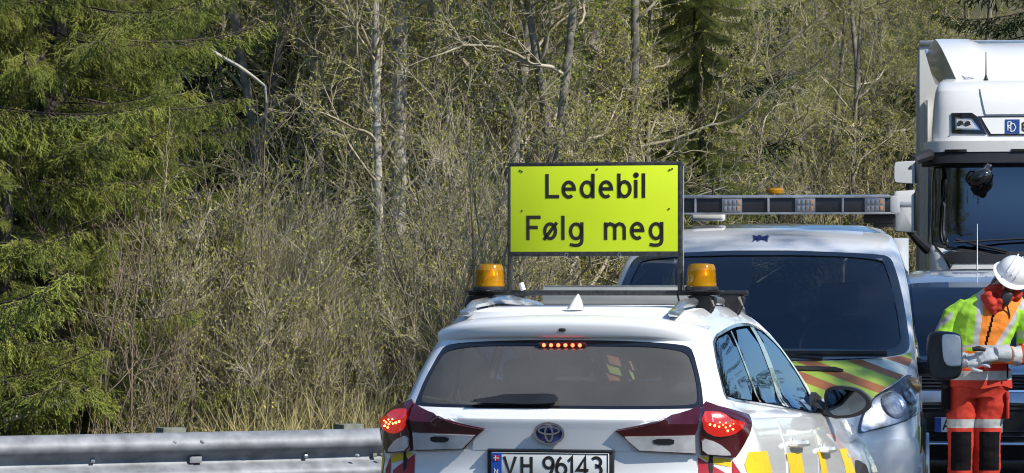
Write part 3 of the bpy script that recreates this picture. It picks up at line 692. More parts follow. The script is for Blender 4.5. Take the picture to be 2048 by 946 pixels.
for mm in (lambda p: p, mir):
    HL = [(.476,.912),(.60,.965),(.705,1.022),(.778,1.012),(.83,.94),(.895,.855),(.866,.812),(.74,.776),(.592,.746),(.450,.716),(.385,.700),(.385,.74),(.40,.80),(.43,.86)]
    hp = panel('headlight', VS, chaikin(mm(HL), 1), 'gloss_black', van, step=.03, proud=.004, thick=.03)
    def inset(p, k): 
        cx = sum(a for a, _ in p)/len(p); cz = sum(b_ for _, b_ in p)/len(p); return [(cx+(a-cx)*k, cz+(b_-cz)*k) for a, b_ in p]
    panel('reflector', VS, chaikin(mm(inset(HL, .93)), 1), 'lamp_facets', hp, step=.02, proud=.008, thick=.01)
    for u, z, r in ((.60,.86,.085),(.745,.905,.058)):
        c = VS.P((u if mm(HL)[0][0] > 0 else -u), z, .012); n_ = (VS.P((u if mm(HL)[0][0] > 0 else -u), z, .03)-c).normalized()
        rot = n_.to_track_quat('Z', 'Y').to_matrix()
        b = B(); b.lathe([(r, .0), (r*.98, .008), (r*.93, .006), (r*.7, .0), (r*.4, -.004), (0, -.006)], c, 'z', 24, rot=rot); b.done('lamp_bowl', 'lamp_facets', hp)
    sgn = 1 if mm(HL)[0][0] > 0 else -1
    b = B(); c = VS.P(sgn*.775, .96, .012)
    bmesh.ops.create_uvsphere(b.bm, u_segments=16, v_segments=8, radius=.055, matrix=Matrix.Translation(c) @ Matrix.Scale(.35, 4, Vector((0, 1, 0)))); b.done('indicator', mat('indicator_amber', (.50, .26, .10), .2, metal=.5, coat=1) if 'ind' not in M else M['ind'], hp)
    panel('headlight_glass', VS, chaikin(mm(inset(HL, .97)), 1), 'lamp_glass', hp, step=.04, proud=.03, thick=.02)
    # bumper cap with its recessed edge, flank sticker, rubbing strip
    panel('bumper', VS, chaikin(mm([(.20,.63),(.45,.655),(.70,.672),(.80,.672),(.845,.645),(.86,.56),(.85,.30),(.2,.30)]), 2), 'vanpaint', van, step=.05, proud=.022, thick=.03)
    lm = [(.925,.735),(1.015,.725),(1.05,.705),(1.05,.50),(1.0,.48),(.93,.52)]
    panel('lime_sticker', VS, mm(lm), 'lime_sticker', van, step=.05, proud=.003, thick=0)
    panel('corner_trim', VS, mm([(.82,.50),(.92,.50),(1.06,.47),(1.06,.40),(.82,.40)]), 'grey_plastic', van, step=.05, proud=.02, thick=.03)
    for y0, y1 in ((1.25,2.5),(2.56,4.0)):
        dp = panel('door', VS, mm([(VS.uy(y, z), z) for y, z in ((y0,.42),(y1,.42),(y1,1.17),(y0+.05,1.17))]), 'vanpaint', van, step=.1, proud=.006, thick=.015)
# wipers and scuttle
b = B(); b.tube([(.88*s_, .62-.12*abs(s_)**0+.13*s_*s_, 1.155) for s_ in np.linspace(-.9, .9, 9)], .02, 6); b.done('scuttle', 'matte_black', van)
for pts in ([(.42, .50, 1.128), (.1, .52, 1.15), (-.35, .56, 1.165)], [(-.30, .50, 1.13), (.25, .50, 1.146), (.78, .66, 1.16)]):
    b = B(); b.tube(pts, [.016, .012, .008], 6); wv = b.done('wiper', 'black', van)
b = B(); b.tube([(.02, .30, 1.062), (.20, .33, 1.070), (.50, .35, 1.060), (.545, .36, 1.056)], [.012, .022, .022, .012], 8); b.done('wiper', 'matte_black', van)
# emblem mark on the forehead
b = B(); 
mk = [(-.055,.02),(-.03,.012),(-.01,.02),(.012,.008),(.04,.018),(.055,.012),(.045,-.004),(.05,-.022),(.03,-.012),(.008,-.006),(-.012,-.02),(-.024,-.006),(-.046,-.022),(-.04,-.004)]
b.prism(mk, 'y', 0, .004, lambda v: VS.P(VS.ux(v.x-.02, 1.853+v.z), 1.853+v.z, .001+v.y)); b.done('emblem', 'emblemblue', van)
# mirrors
for s in (1, -1):
    b = B(); pts = chaikin([(1.035*s,1.01),(1.02*s,1.24),(1.06*s,1.285),(1.215*s,1.275),(1.235*s,1.22),(1.235*s,1.04),(1.20*s,.995),(1.09*s,.99)], 2)
    ol = pts+[pts[0]]; rows = []
    for k, dy in ((.90, -.045), (1, -.02), (1.02, .05), (.98, .13)):
        rows.append([(1.13*s+(x-1.13*s)*k, .98+dy, 1.14+(z-1.14)*k) for x, z in ol])
    b.grid(rows); b.prism([(1.13*s+(x-1.13*s)*.9, 1.14+(z-1.14)*.9) for x, z in pts], 'y', .936, .94); b.prism([(1.13*s+(x-1.13*s)*.97, 1.14+(z-1.14)*.97) for x, z in pts], 'y', 1.10, 1.108)
    mo = b.done('door_mirror', 'black', van, 50)
    b = B(); cap_ = chaikin([(1.125*s,1.075),(1.11*s,1.25),(1.13*s,1.268),(1.215*s,1.262),(1.228*s,1.235),(1.232*s,1.09),(1.222*s,1.072)], 2)
    rows = [[(1.17*s+(x-1.17*s)*k, y, 1.165+(z-1.165)*k) for x, z in cap_+[cap_[0]]] for k, y in ((1.0, .945), (1.0, .928), (.93, .920), (.5, .915), (.02, .914))]
    b.grid(rows); b.done('mirror_cap', 'mirror_cap', mo, 40)
    b = B(); b.tube([(.93*s, 1.12, 1.08), (1.0*s, 1.06, 1.06), (1.08*s, 1.02, 1.07)], [.06, .05, .05], 8); b.done('mirror_arm', 'black', mo)
for s in (1, -1):
    for y in (1.0, 4.0):
        b = B(); b.lathe([(.20, -.1), (.31, -.1), (.33, -.07), (.33, .07), (.31, .1), (.2, .1)], (s*.88, y, .33), 'x', 26); wo = b.done('wheel', 'rubber', van)
        b = B(); b.lathe([(0, -.02), (.2, .03), (.22, .05), (.22, -.05), (0, -.05)], (s*.95, y, .33), 'x', 20); b.done('rim', 'alu', wo)
# cabin: dashboard, steering wheel, seats, load bay with its rear window
b = B(); b.box((0, 1.35, .95), (1.75, .9, .22), bev=.05); b.box((0, 3, .35), (1.8, 3.6, .05)); b.done('dashboard', 'interior', van)
b = B(); b.tube([(.42+.19*math.cos(a), 1.55+.06*math.sin(a), 1.17+.17*math.sin(a)) for a in np.linspace(0, 2*math.pi, 25)], .018, 8, cap=False); b.done('steering_wheel', 'black', van)
for x in (-.45, 0, .45):
    b = B(); b.box((x, 2.35, 1.0), (.44, .16, .75), bev=.06); b.box((x, 2.36, 1.48), (.26, .10, .20), bev=.04); b.done('seat', 'seat', van)
b = B()
for c, s in (((-.55, 4.9, 1.1), (.55, .04, 1.6)), ((.62, 4.9, 1.1), (.45, .04, 1.6)), ((.05, 4.9, .82), (.66, .04, 1.05)), ((.05, 4.9, 1.83), (.66, .04, .14))): b.box(c, s)
b.done('rear_door', 'vanpaint', van)
b = B(); b.box((.05, 4.9, 1.555), (.655, .008, .415)); b.done('rear_window', 'screen_glass', van)
b = B(); b.box((.72, 1.50, 1.70), (.05, .004, .05)); b.done('toll_tag', 'grey_plastic', van)
# light bar on the van roof
LV = local_frame(van)
bar = thing('light_bar', 'long grey light bar with dark panels on the white van roof', 'light bar', LV(-.0, 2.2, 1.955), R(-7.5))
hw = .80
b = B(); b.box((0, .0, .175), (2*hw-.05, .22, .010), bev=.004); b.done('top_cover', 'alu', bar)
b = B(); b.box((0, 0, .115), (2*hw-.03, .26, .105), bev=.012); b.done('housing', 'black', bar)
b = B(); b.box((0, -.134, .166), (2*hw-.03, .02, .014), bev=.004); b.box((0, -.134, .062), (2*hw-.03, .02, .012), bev=.003); b.done('edge_rail', 'galv', bar)
for x in (-.50, .04, .50, -.04-.0, ):
    pass
def bx(px): return (px-1527)/312/.986
for px in (1387, 1530, 1675, 1280):
    b = B(); b.box((bx(px), -.134, .114), (.014, .02, .09), bev=.003); b.done('divider', 'galv', bar)
for px in (1459, 1602, 1737, 1335):
    b = B(); b.box((bx(px), -.134, .114), (.128, .016, .088), bev=.004); lp = b.done('lamp', 'bar_lens', bar)
    for i in range(4):
        for j in range(2):
            b = B(); b.box((bx(px)-.042+.028*i, -.143, .094+.040*j), (.020, .006, .03), bev=.002); b.done('lamp_element', 'bar_lens' if i < 3 else 'faint_orange', lp)
for s in (1, -1):
    b = B(); b.box((s*(hw+.008), 0, .115), (.06, .27, .115), bev=.012); b.done('end_cap', 'grey_plastic', bar)
    b = B(); b.box((s*(hw-.09), .03, .030), (.20, .12, .055), bev=.01); b.box((s*(hw-.06), .03, .0), (.14, .10, .05), bev=.01); b.done('bracket', 'matte_black', bar)
b = B(); b.lathe([(0, 0), (.018, 0), (.018, .075), (0, .075)], (hw+.036, -.02, .118), 'x', 14); b.done('connector', 'galv', bar)
b = B(); b.lathe([(.055, 0), (.058, .02), (.05, .035), (0, .036)], (bx(1541), -.06, .190), 'z', 20); b.done('amber_dome', 'amber', bar)
for px, h in ((1420, .07), (1636, .035), (1728, .045)):
    b = B(); b.tube([(bx(px), -.08, .175), (bx(px), -.08, .175+h)], .007, 6); b.done('aerial', 'black', bar)
b = B(); b.box((0, 0, .045), (.22, .2, .065), bev=.022, seg=3)
rv = b.done('roof_vent', 'white', van); rv.location = (bx(1409)-.02, 2.5, 1.965)

# ------------------------------------------------------------------ silver car behind the worker
tcar = thing('silver_car', 'silver car facing us behind the road worker with a tall aerial on its roof', 'car', (3.525, 27.0, 0), R(-9))
TS = Skin([(.2,.85,.10,.5,2.8,4.4),(.4,.90,-.02,.5,2.7,4.4),(.6,.92,-.03,.52,2.6,4.4),(.75,.92,.0,.55,2.6,4.4),(.85,.915,.06,.55,2.6,4.4),(.92,.90,.2,.52,2.6,4.4),(.97,.88,.55,.45,2.7,4.4),(1.0,.865,.85,.4,2.8,4.4),(1.15,.84,1.05,.36,3,4.35),(1.35,.79,1.4,.34,3,4.3),(1.5,.74,1.72,.34,3,4.25),(1.6,.69,2.0,.36,3,4.2),(1.66,.63,2.3,.4,3,4.1),(1.69,.54,2.6,.42,3,4.0)])
TW = chaikin(sym([(0,1.595),(.3,1.59),(.55,1.575),(.68,1.05),(.62,1.012),(.3,1.0),(0,.995)]), 1)
panel('body', TS, [(-2,.2),(2,.2),(2,1.69),(-2,1.69)], 'silver', tcar, holes=[TW], step=.07, proud=0, thick=0, sharp=50)
roof_cap('roof', TS, 'silver', tcar, .02)
panel('windscreen', TS, TW, 'van_glass', tcar, step=.08, proud=.0, thick=0)
for mm in (lambda p: p, mir):
    panel('side_window', TS, mm([(TS.uy(y, z), z) for y, z in ((1.6,1.03),(4.0,1.03),(3.8,1.52),(2.0,1.52))]), 'side_glass', tcar, step=.1, proud=.003, thick=.006)
    panel('headlight', TS, chaikin(mm([(.44,.865),(.62,.87),(.86,.90),(.93,.87),(.86,.80),(.60,.775),(.46,.79)]), 1), 'lamp_facets', tcar, step=.04, proud=.006, thick=.02)
gr = panel('grille', TS, sym([(0,.868),(.40,.868),(.43,.80),(.36,.755),(0,.755)]), 'matte_black', tcar, step=.05, proud=.004, thick=.02)
for z in (.775, .80, .825, .85):
    b = B(); b.tube([TS.P(u, z, .010) for u in np.linspace(-.40, .40, 15)], .007, 6); b.done('slat', 'black', gr)
panel('chrome_trim', TS, sym([(0,.882),(.42,.882),(.46,.80),(.38,.742),(0,.742),(0,.754),(.365,.754),(.435,.80),(.405,.869),(0,.869)]), 'chrome', tcar, step=.05, proud=.008, thick=.012)
lg = panel('lower_grille', TS, chaikin(sym([(0,.668),(.30,.655),(.40,.60),(.46,.45),(.46,.36),(0,.36)]), 2), 'matte_black', tcar, step=.06, proud=.004, thick=.02)
for z in (.40, .44, .64, .61):
    b = B(); b.tube([TS.P(u, z, .008) for u in np.linspace(-.36, .36, 13)], .007, 6); b.done('slat', 'black', lg)
b = B(); b.tube([TS.P(u, .345, .012) for u in np.linspace(-.75, .75, 21)], .010, 6); b.done('chrome_strip', 'chrome', tcar)
panel('lower_apron', TS, sym([(0,.335),(.80,.335),(.80,.22),(0,.22)]), 'black', tcar, step=.07, proud=.01, thick=.02)
b = B(); b.box((0, -.05, .49), (.52, .02, .115), bev=.003); pl = b.done('number_plate', 'cream', tcar)
b = B(); b.box((-.235, -.062, .49), (.048, .004, .112)); b.done('country_band', 'plateblue', pl)
strokes('plate_letter', sh([[(0,0),(.5,1),(1,0)],[(.2,.35),(.8,.35)]], -.195, .452, .05, .077), .013, 'ink', pl, lambda x, z, h: Vector((x, -.061-h, z)))
strokes('plate_letter', sh([[(0,0),(0,.98),(1,.98)],[(0,.5),(.8,.5)]], -.125, .452, .04, .077), .013, 'ink', pl, lambda x, z, h: Vector((x, -.061-h, z)))
b = B(); b.tube([(-.0, 2.55, 1.70), (0, 2.55, 1.76), (.0, 2.56, 2.085)], [.010, .006, .004], 6); ae = b.done('aerial', 'cream', tcar)
b = B(); b.box((0, 1.5, .80), (1.6, .9, .2), bev=.04); b.box((-.4, 2.4, 1.0), (.45, .15, .8), bev=.05); b.box((.4, 2.4, 1.0), (.45, .15, .8), bev=.05); b.box((0, 2.6, .4), (1.6, 2.8, .04)); b.box((0, 3.9, 1.1), (1.4, .05, .9)); b.done('cabin', 'interior', tcar)
for s in (1, -1):
    for y in (.9, 3.5):
        b = B(); b.lathe([(.2, -.1), (.31, -.1), (.33, -.06), (.33, .06), (.31, .1), (.2, .1)], (s*.80, y, .33), 'x', 22); wo = b.done('wheel', 'rubber', tcar)
        b = B(); b.lathe([(0, -.02), (.2, .03), (.22, .04), (.22, -.05), (0, -.05)], (s*.88, y, .33), 'x', 18); b.done('rim', 'alu', wo)
    b = B(); b.box((s*1.0, 1.25, 1.09), (.2, .10, .15), bev=.04, seg=3); b.done('door_mirror', 'silver', tcar)

# ------------------------------------------------------------------ lorry
lor = thing('lorry', 'white box lorry with a tall sleeper cab and a roof deflector facing us', 'lorry', (5.27, 34.0, 0), R(-6.3))
LS = Skin([(.4,1.2,.02,.3,3.5,2.2),(1.0,1.22,-.05,.3,3.5,2.2),(1.75,1.22,-.03,.3,3.5,2.2),(1.93,1.22,.03,.3,3.5,2.2),(2.0,1.2,.10,.3,3.5,2.2),(2.74,1.18,.26,.3,3.5,2.2),(2.88,1.18,.30,.3,3.5,2.2),(2.98,1.18,.30,.3,3.5,2.2),(3.2,1.17,.36,.3,3.5,2.2),(3.5,1.14,.5,.3,3.5,2.2),(3.6,1.10,.7,.3,3.5,2.2),(3.66,1.05,1.0,.3,3.5,2.2)])
LW = chaikin(sym([(0,2.735),(.60,2.735),(.86,2.72),(.86,2.02),(.62,1.965),(.26,1.905),(0,1.895)]), 1)
panel('cab', LS, [(-2,.4),(2,.4),(2,3.66),(-2,3.66)], 'truck_white', lor, holes=[LW], step=.09, proud=0, thick=0, zrows=(1.93,1.97,2.0,2.9,2.98,3.0,3.5,3.55,3.6,3.63), sharp=50)
roof_cap('cab_roof', LS, 'truck_white', lor, .03)
panel('windscreen', LS, LW, 'truck_glass', lor, step=.09, proud=.002, thick=0)
panel('windscreen_seal', LS, chaikin(sym([(0,2.745),(.60,2.745),(.90,2.735),(.90,2.0),(.64,1.945),(.26,1.875),(0,1.86)]), 1), 'matte_black', lor, holes=[LW], step=.07, proud=.004, thick=.01)
for mm in (lambda p: p, mir): panel('side_window', LS, mm([(1.02,2.06),(1.55,2.06),(1.5,2.72),(1.02,2.72)]), 'side_glass', lor, step=.12, proud=.004, thick=.01)
# sun visor
panel('sun_visor', LS, sym([(0,2.872),(.98,2.872),(1.02,2.745),(0,2.745)]), 'black', lor, step=.07, proud=.10, thick=.11)
vp = panel('visor_panel', LS, sym([(0,2.985),(.93,2.985),(.97,2.88),(0,2.88)]), 'truck_white', lor, step=.07, proud=.11, thick=.12, zrows=(2.94,2.95))
for q in ([(.36,2.905),(.56,2.905),(.56,2.875),(.36,2.875)],):
    for mm in (lambda p: p, mir): panel('visor_slot', LS, mm(q), 'gloss_black', lor, step=.07, proud=.118, thick=.01)
panel('visor_slot', LS, [(-.10,2.905),(.10,2.905),(.10,2.875),(-.10,2.875)], 'gloss_black', lor, step=.07, proud=.118, thick=.01)
# forehead lamps and name board
for mm in (lambda p: p, mir):
    hl = panel('roof_lamp', LS, mm([(.535,3.268),(.335,3.268),(.290,3.228),(.228,3.053),(.52,3.066)]), 'gloss_black', lor, step=.05, proud=.012, thick=.03)
    panel('lamp_frame', LS, mm([(.485,3.222),(.332,3.206),(.268,3.090),(.478,3.097)]), 'chrome', hl, step=.04, proud=.018, thick=.01)
    panel('lamp_lens', LS, mm([(.470,3.208),(.340,3.194),(.288,3.104),(.464,3.110)]), 'clear_lens', hl, step=.03, proud=.021, thick=.01)
    for u, z in ((.43,3.155),(.365,3.15)):
        c = LS.P(u if mm([(1, 0)])[0][0] > 0 else -u, z, .02); b = B(); b.lathe([(.03, -.004), (.032, .0), (.02, .004), (0, .002)], (c.x, c.y-.004, c.z), 'y', 14); b.done('lamp_bowl', 'gloss_black', hl)
panel('board_edge', LS, sym([(0,3.235),(.288,3.235),(.212,3.040),(0,3.040)]), 'black', lor, step=.05, proud=.008, thick=.02)
nb = panel('name_board', LS, sym([(0,3.216),(.262,3.216),(.200,3.056),(0,3.056)]), 'truck_white', lor, step=.05, proud=.014, thick=.01)
lg_ = panel('logo_panel', LS, [(-.128,3.196),(-.067,3.196),(-.067,3.056),(-.128,3.056)], 'logoblue', nb, step=.05, proud=.017, thick=.004)
def lf(x, z, h): return LS.P(LS.ux(x, z), z, .0205)+Vector((0, -h, 0))
strokes('logo_monogram', [[(-.438,3.085),(-.438,3.170)], [(-.438,3.170),(-.412,3.172),(-.400,3.155),(-.412,3.135),(-.438,3.132)], [(-.410,3.072),(-.410,3.158)], [(-.410,3.158),(-.378,3.150),(-.362,3.115),(-.378,3.082),(-.410,3.074)], [(-.446,3.132),(-.425,3.115),(-.410,3.10)]], .008, 'cream', lg_, lf)
strokes('board_lettering', sh([[(0,0),(0,1)],[(0,1),(.8,1)],[(0,.5),(.6,.5)],[(0,0),(.8,0)]], -.295, 3.085, .09, .075), .02, 'ink', nb, lambda x, z, h: LS.P(LS.ux(x, z), z, .0155)+Vector((0, -h, 0)))
strokes('forehead_seam', [[(-1.02,3.04),(1.02,3.04)]], .008, 'black', lor, lambda x, z, h: LS.P(LS.ux(x, z), z, .002)+Vector((0, -h, 0)))
# raised panel in the middle of the forehead with its slanting edge
panel('forehead_panel', LS, sym([(0,3.515),(.285,3.515),(.235,3.25),(0,3.25)]), 'truck_white', lor, step=.05, proud=.014, thick=.03)
# roof hatch lights and aerial
for x in (-.80, .80):
    b = B(); b.box((x, .86, 3.60), (.10, .16, .05), bev=.012, rot=Matrix.Rotation(R(25), 3, 'X')); b.done('marker_lamp', 'grey_plastic', lor)
b = B(); b.lathe([(0, 0), (.07, 0), (.06, .025), (.02, .05), (.012, .09), (0, .09)], (-.64, .80, 3.575), 'z', 14); b.tube([(-.64, .80, 3.65), (-.64, .82, 3.90)], [.009, .005], 6); b.done('aerial', 'black', lor)
# deflector: sloping front sheet between two swept side fins
b = B(); rows = []
prof = [(.98, 3.63), (1.02, 3.72), (1.16, 3.86), (1.38, 3.98), (1.70, 4.07), (2.05, 4.12)]
for y, z in prof:
    t = (z-3.63)/.49; row = []
    for s in np.linspace(-1, 1, 21):
        e = max(0, abs(s)-.62)/.38
        row.append((s*(.93+.20*t), y-.10*sm(0, .3, e)*(1-t)+.05*s*s, z-.05*(1-sm(.0, .25, e))*t))
    rows.append(row)
b.grid(rows); df = b.done('roof_deflector', 'truck_white', lor, 40)
for s in (-1, 1):
    b = B()
    b.grid([[(s*(.93+.20*(z-3.63)/.49), y+.05, z) for y, z in prof], [(s*(1.0+.21*(z-3.63)/.49), y+.42, z-.06-.03*(z-3.63)) for y, z in prof], [(s*(1.10+.14*(z-3.63)/.49), 2.2, max(3.66, z-.10)) for y, z in prof]])
    b.done('deflector_fin', 'truck_white', df, 40)
    b = B(); b.grid([[(s*1.205, 2.2, z), (s*1.235, 2.45, z), (s*1.24, 2.65, z)] for z in (.7, 2.0, 3.5)]); b.done('side_fairing', 'truck_white', lor)
# box body
b = B(); b.box((0, 6.3, 2.62), (2.58, 7.4, 3.04), bev=.012); bd = b.done('box_body', 'box_white', lor)
b = B(); b.box((0, 2.59, 4.11), (2.58, .03, .05), bev=.006); b.done('box_edge_rail', 'alu', lor)
b = B(); b.box((-1.12, 2.585, 4.04), (.05, .03, .05), bev=.006); b.box((-1.04, 2.585, 4.04), (.07, .03, .05), bev=.006); b.done('corner_bracket', 'galv', lor)
b = B(); b.box((0, 5.6, .85), (1.1, 9, .3)); b.done('chassis', 'black', lor)
# mirrors
for s in (-1, 1):
    for z0, z1, x0, x1 in ((2.56, 2.785, 1.345, 1.55), (2.085, 2.50, 1.35, 1.555)):
        b = B(); q_ = .035; pts = [(s*x0, z0), (s*x0, z1), (s*(x1-q_), z1-.01), (s*(x1-q_*.3), z1-q_*.5), (s*x1, z1-q_*1.4), (s*x1, z0+q_*1.4), (s*(x1-q_*.3), z0+q_*.5), (s*(x1-q_), z0+.01)]; cx, cz = s*(x0+x1)/2, (z0+z1)/2
        rows = [[(cx+(x-cx)*k, y, cz+(z-cz)*k) for x, z in pts+[pts[0]]] for k, y in ((.02, -.052), (.95, -.05), (.99, -.045), (1, -.035), (1, .06))]
        b.grid(rows); mo = b.done('door_mirror', 'mirror_cap', lor, 45)
        b = B(); b.prism([(cx+(x-cx)*1.01+.0*s, cz+(z-cz)*1.01) for x, z in pts], 'y', .055, .085); b.box((s*(x0-.012), -.01, cz), (.03, .12, (z1-z0)*.9), bev=.008); b.done('mirror_rim', 'black', mo)
    b = B(); b.tube([(s*1.18, .42, 2.86), (s*1.25, .2, 2.84), (s*1.36, .0, 2.79), (s*1.40, -.02, 2.70)], [.06, .06, .05, .04], 8); b.done('mirror_arm', 'black', lor); b = B(); b.tube([(s*1.40, 0, 2.60), (s*1.40, 0, 2.48)], .035, 8); b.done('mirror_link', 'black', lor); b = B()
    b.tube([(s*1.42, -.0, 2.12), (s*1.33, .08, 2.02), (s*1.23, .25, 1.93), (s*1.20, .35, 1.95)], [.03, .04, .055, .05], 8); b.done('mirror_arm', 'black', lor)
# front kerb mirror above the windscreen
b = B(); bmesh.ops.create_uvsphere(b.bm, u_segments=20, v_segments=12, radius=.13, matrix=Matrix.Translation((-.72, .0, 2.62)) @ Matrix.Rotation(R(-28), 4, 'Y') @ Matrix.Diagonal((1, .7, .62, 1)))
b.tube([(-.64, .1, 2.72), (-.66, .0, 2.66)], .05, 8); b.box((-.76, -.02, 2.60), (.2, .04, .13), bev=.04, rot=Matrix.Rotation(R(28), 3, 'Y')); b.done('front_mirror', 'gloss_black', lor)
# lower front, wipers
panel('scuttle_panel', LS, sym([(0,1.86),(.22,1.87),(.50,1.90),(.60,1.86),(.50,1.78),(0,1.78)]), 'black', lor, step=.06, proud=.02, thick=.03)
strokes('cab_seam', [[(-1.175,1.985),(-1.13,1.93),(-1.06,1.85),(-1.02,1.77),(-.99,1.70)]], .02, 'black', lor, lambda x, z, h: LS.P(LS.ux(x, z), z, .004)+Vector((0, -h, 0)))
panel('bonnet_flap', LS, sym([(0,1.765),(.47,1.765),(.52,1.70),(.50,1.2),(0,1.2)]), 'truck_white', lor, step=.07, proud=.03, thick=.04)
panel('front_grille', LS, sym([(0,1.18),(.55,1.18),(.55,.6),(0,.6)]), 'matte_black', lor, step=.09, proud=.01, thick=.02)
for x0, x1 in ((-.95, -.2), (-.05, .75)):
    b = B(); b.tube([(x0+.5, -.02, 1.90), (x0+.2, .03, 1.965), (x0, .06, 2.02)], .014, 6); b.tube([(x0-.02, .03, 1.99), (x1, .06, 2.03)], .012, 6); b.done('wiper', 'black', lor)
b = B(); b.box((0, 1.1, 1.75), (2.1, 1.3, .25), bev=.06); b.box((0, 2.0, 2.6), (2.2, .05, 1.9)); b.box((-.55, 1.7, 2.15), (.5, .2, .9), bev=.06); b.box((.55, 1.7, 2.15), (.5, .2, .9), bev=.06); b.done('cabin', 'interior', lor)
for s in (1, -1):
    for y in (1.3, 6.5, 7.8):
        b = B(); b.lathe([(.3, -.15), (.48, -.15), (.51, -.1), (.51, .1), (.48, .15), (.3, .15)], (s*1.08, y, .51), 'x', 24); wo = b.done('wheel', 'rubber', lor)
        b = B(); b.lathe([(0, -.02), (.12, -.05), (.3, .04), (.31, -.05), (0, -.05)], (s*1.2, y, .51), 'x', 20); b.done('rim', 'alu', wo)
# ------------------------------------------------------------------ guardrail
def catm(pts, n):
    o = []
    for i in range(len(pts)-1):
        p0 = Vector(pts[max(i-1, 0)]); p1 = Vector(pts[i]); p2 = Vector(pts[i+1]); p3 = Vector(pts[min(i+2, len(pts)-1)])
        for k in range(n):
            t = k/n; o.append(.5*((2*p1)+(p2-p0)*t+(2*p0-5*p1+4*p2-p3)*t*t+(3*p1-p0-3*p2+p3)*t**3))
    return o+[Vector(pts[-1])]
railpts = catm([(-7.2, 17.2), (-2.84, 19.4), (-1.89, 19.88), (-.97, 20.36), (-.45, 20.8), (-.2, 21.4), (.12, 22.8), (.8, 25.5), (1.7, 29.0)], 14)
gr_ = thing('guardrail', 'galvanised steel guardrail running along the wood edge behind the estate car', 'guardrail', (-1.9, 19.9, 0))
PROF = [(0,.722),(.018,.724),(.045,.708),(.072,.678),(.081,.655),(.078,.635),(.062,.615),(.02,.592),(.004,.578),(0,.562),(.004,.548),(.02,.534),(.062,.511),(.078,.491),(.081,.471),(.072,.448),(.045,.418),(.018,.402),(0,.404)]
def rail_seg(pts, off=0.):
    b = B(); rows = []
    for i, p in enumerate(pts):
        t = (pts[min(i+1, len(pts)-1)]-pts[max(i-1, 0)]).normalized(); n = Vector((t.y, -t.x))
        rows.append([(p.x+n.x*(d_+off)+1.9, p.y+n.y*(d_+off)-19.9, z) for d_, z in PROF]+[(p.x+n.x*(d_+off-.004)+1.9, p.y+n.y*(d_+off-.004)-19.9, z-.001) for d_, z in PROF[::-1]])
    b.grid(rows); return b
cut = min(range(len(railpts)), key=lambda i: abs(railpts[i].x+1.86)); 
r1 = rail_seg(railpts[:cut+2], .006).done('rail', 'galv', gr_, 50); r2 = rail_seg(railpts[cut:], 0).done('rail', 'galv', gr_, 50)
def rail_at(x):
    i = min(range(len(railpts)-1), key=lambda i: abs(railpts[i].x-x)); p = railpts[i]; t = (railpts[i+1]-railpts[max(i-1, 0)]).normalized()
    p = p+t*((x-p.x)/t.x) if abs(t.x) > .3 else p
    return p, t, Vector((t.y, -t.x))
for x in (-6.25, -5.2, -4.12, -3.0, -1.90, -.90):
    p, t, n = rail_at(x); c = p-n*.10
    b = B(); b.box((c.x+1.9, c.y-19.9, .37), (.14, .12, .755), rot=Matrix.Rotation(math.atan2(t.y, t.x), 3, 'Z'), bev=.006); po = b.done('post', 'wood', gr_)
    c2 = p+n*.012
    for z in ((.69, .445) if x == -1.90 else (.59,)):
        for dx in (-.03, .14):
            q = p+t*(dx-.02)+n*(.075 if z > .6 else .078)
            b = B(); bmesh.ops.create_uvsphere(b.bm, u_segments=10, v_segments=6, radius=.016, matrix=Matrix.Translation((q.x+1.9, q.y-19.9, z-.02)) @ Matrix.Diagonal((1, .6, .7, 1))); b.done('bolt', 'galv', r2)
    q = p+n*.022+t*.10
    b = B(); b.box((q.x+1.9, q.y-19.9, .567), (.075, .02, .04) if x == -1.9 else (.028, .02, .024), rot=Matrix.Rotation(math.atan2(t.y, t.x), 3, 'Z'), bev=.004); b.done('bracket', 'galv' if x == -1.9 else 'wood', gr_)
for x in (-2.36, -1.2, -3.4):
    p, t, n = rail_at(x); q = p+n*.02
    b = B(); b.box((q.x+1.9, q.y-19.9, .572), (.026, .018, .02), rot=Matrix.Rotation(math.atan2(t.y, t.x), 3, 'Z'), bev=.004); b.done('bolt', 'alu', gr_)

# ------------------------------------------------------------------ road worker
from mathutils import noise
def remesh(b, vox, it, name, mats, parent=None, fold=0., ffreq=9., post=None, fm=None):
    bmesh.ops.recalc_face_normals(b.bm, faces=b.bm.faces)
    me = bpy.data.meshes.new('tmp'); b.bm.to_mesh(me); b.bm.free()
    o = bpy.data.objects.new('tmp', me); COL.objects.link(o)
    m = o.modifiers.new('r', 'REMESH'); m.mode = 'VOXEL'; m.voxel_size = vox
    s = o.modifiers.new('s', 'SMOOTH'); s.factor = .5; s.iterations = it
    dg = bpy.context.evaluated_depsgraph_get(); dg.update()
    me2 = bpy.data.meshes.new_from_object(o.evaluated_get(dg)); bpy.data.objects.remove(o); bpy.data.meshes.remove(me)
    me2.name = name
    if fold:
        cos = [v.co.copy() for v in me2.vertices]; nos = [v.normal.copy() for v in me2.vertices]; new = []
        for p, no in zip(cos, nos):
            k = noise.noise(Vector((p.x*ffreq, p.y*ffreq, p.z*ffreq*1.6)))+.6*noise.noise(Vector((p.x*ffreq*2.3+5, p.y*ffreq*2.3, p.z*ffreq*3.6)))
            f = fold(p) if callable(fold) else fold
            new.append(p+no*k*f)
        me2.vertices.foreach_set('co', np.array([tuple(q) for q in new], np.float32).ravel()); me2.update()
    me2.polygons.foreach_set('use_smooth', np.ones(len(me2.polygons), bool))
    ob = link(name, me2, parent, mats)
    if fm:
        for p in me2.polygons: p.material_index = fm(p.center, p.normal)
    return ob
M['lime'] = mat('hi_vis_lime_cloth', (.31, .60, .04), .8, var=.08, vscale=12, bump=.3, bscale=45)
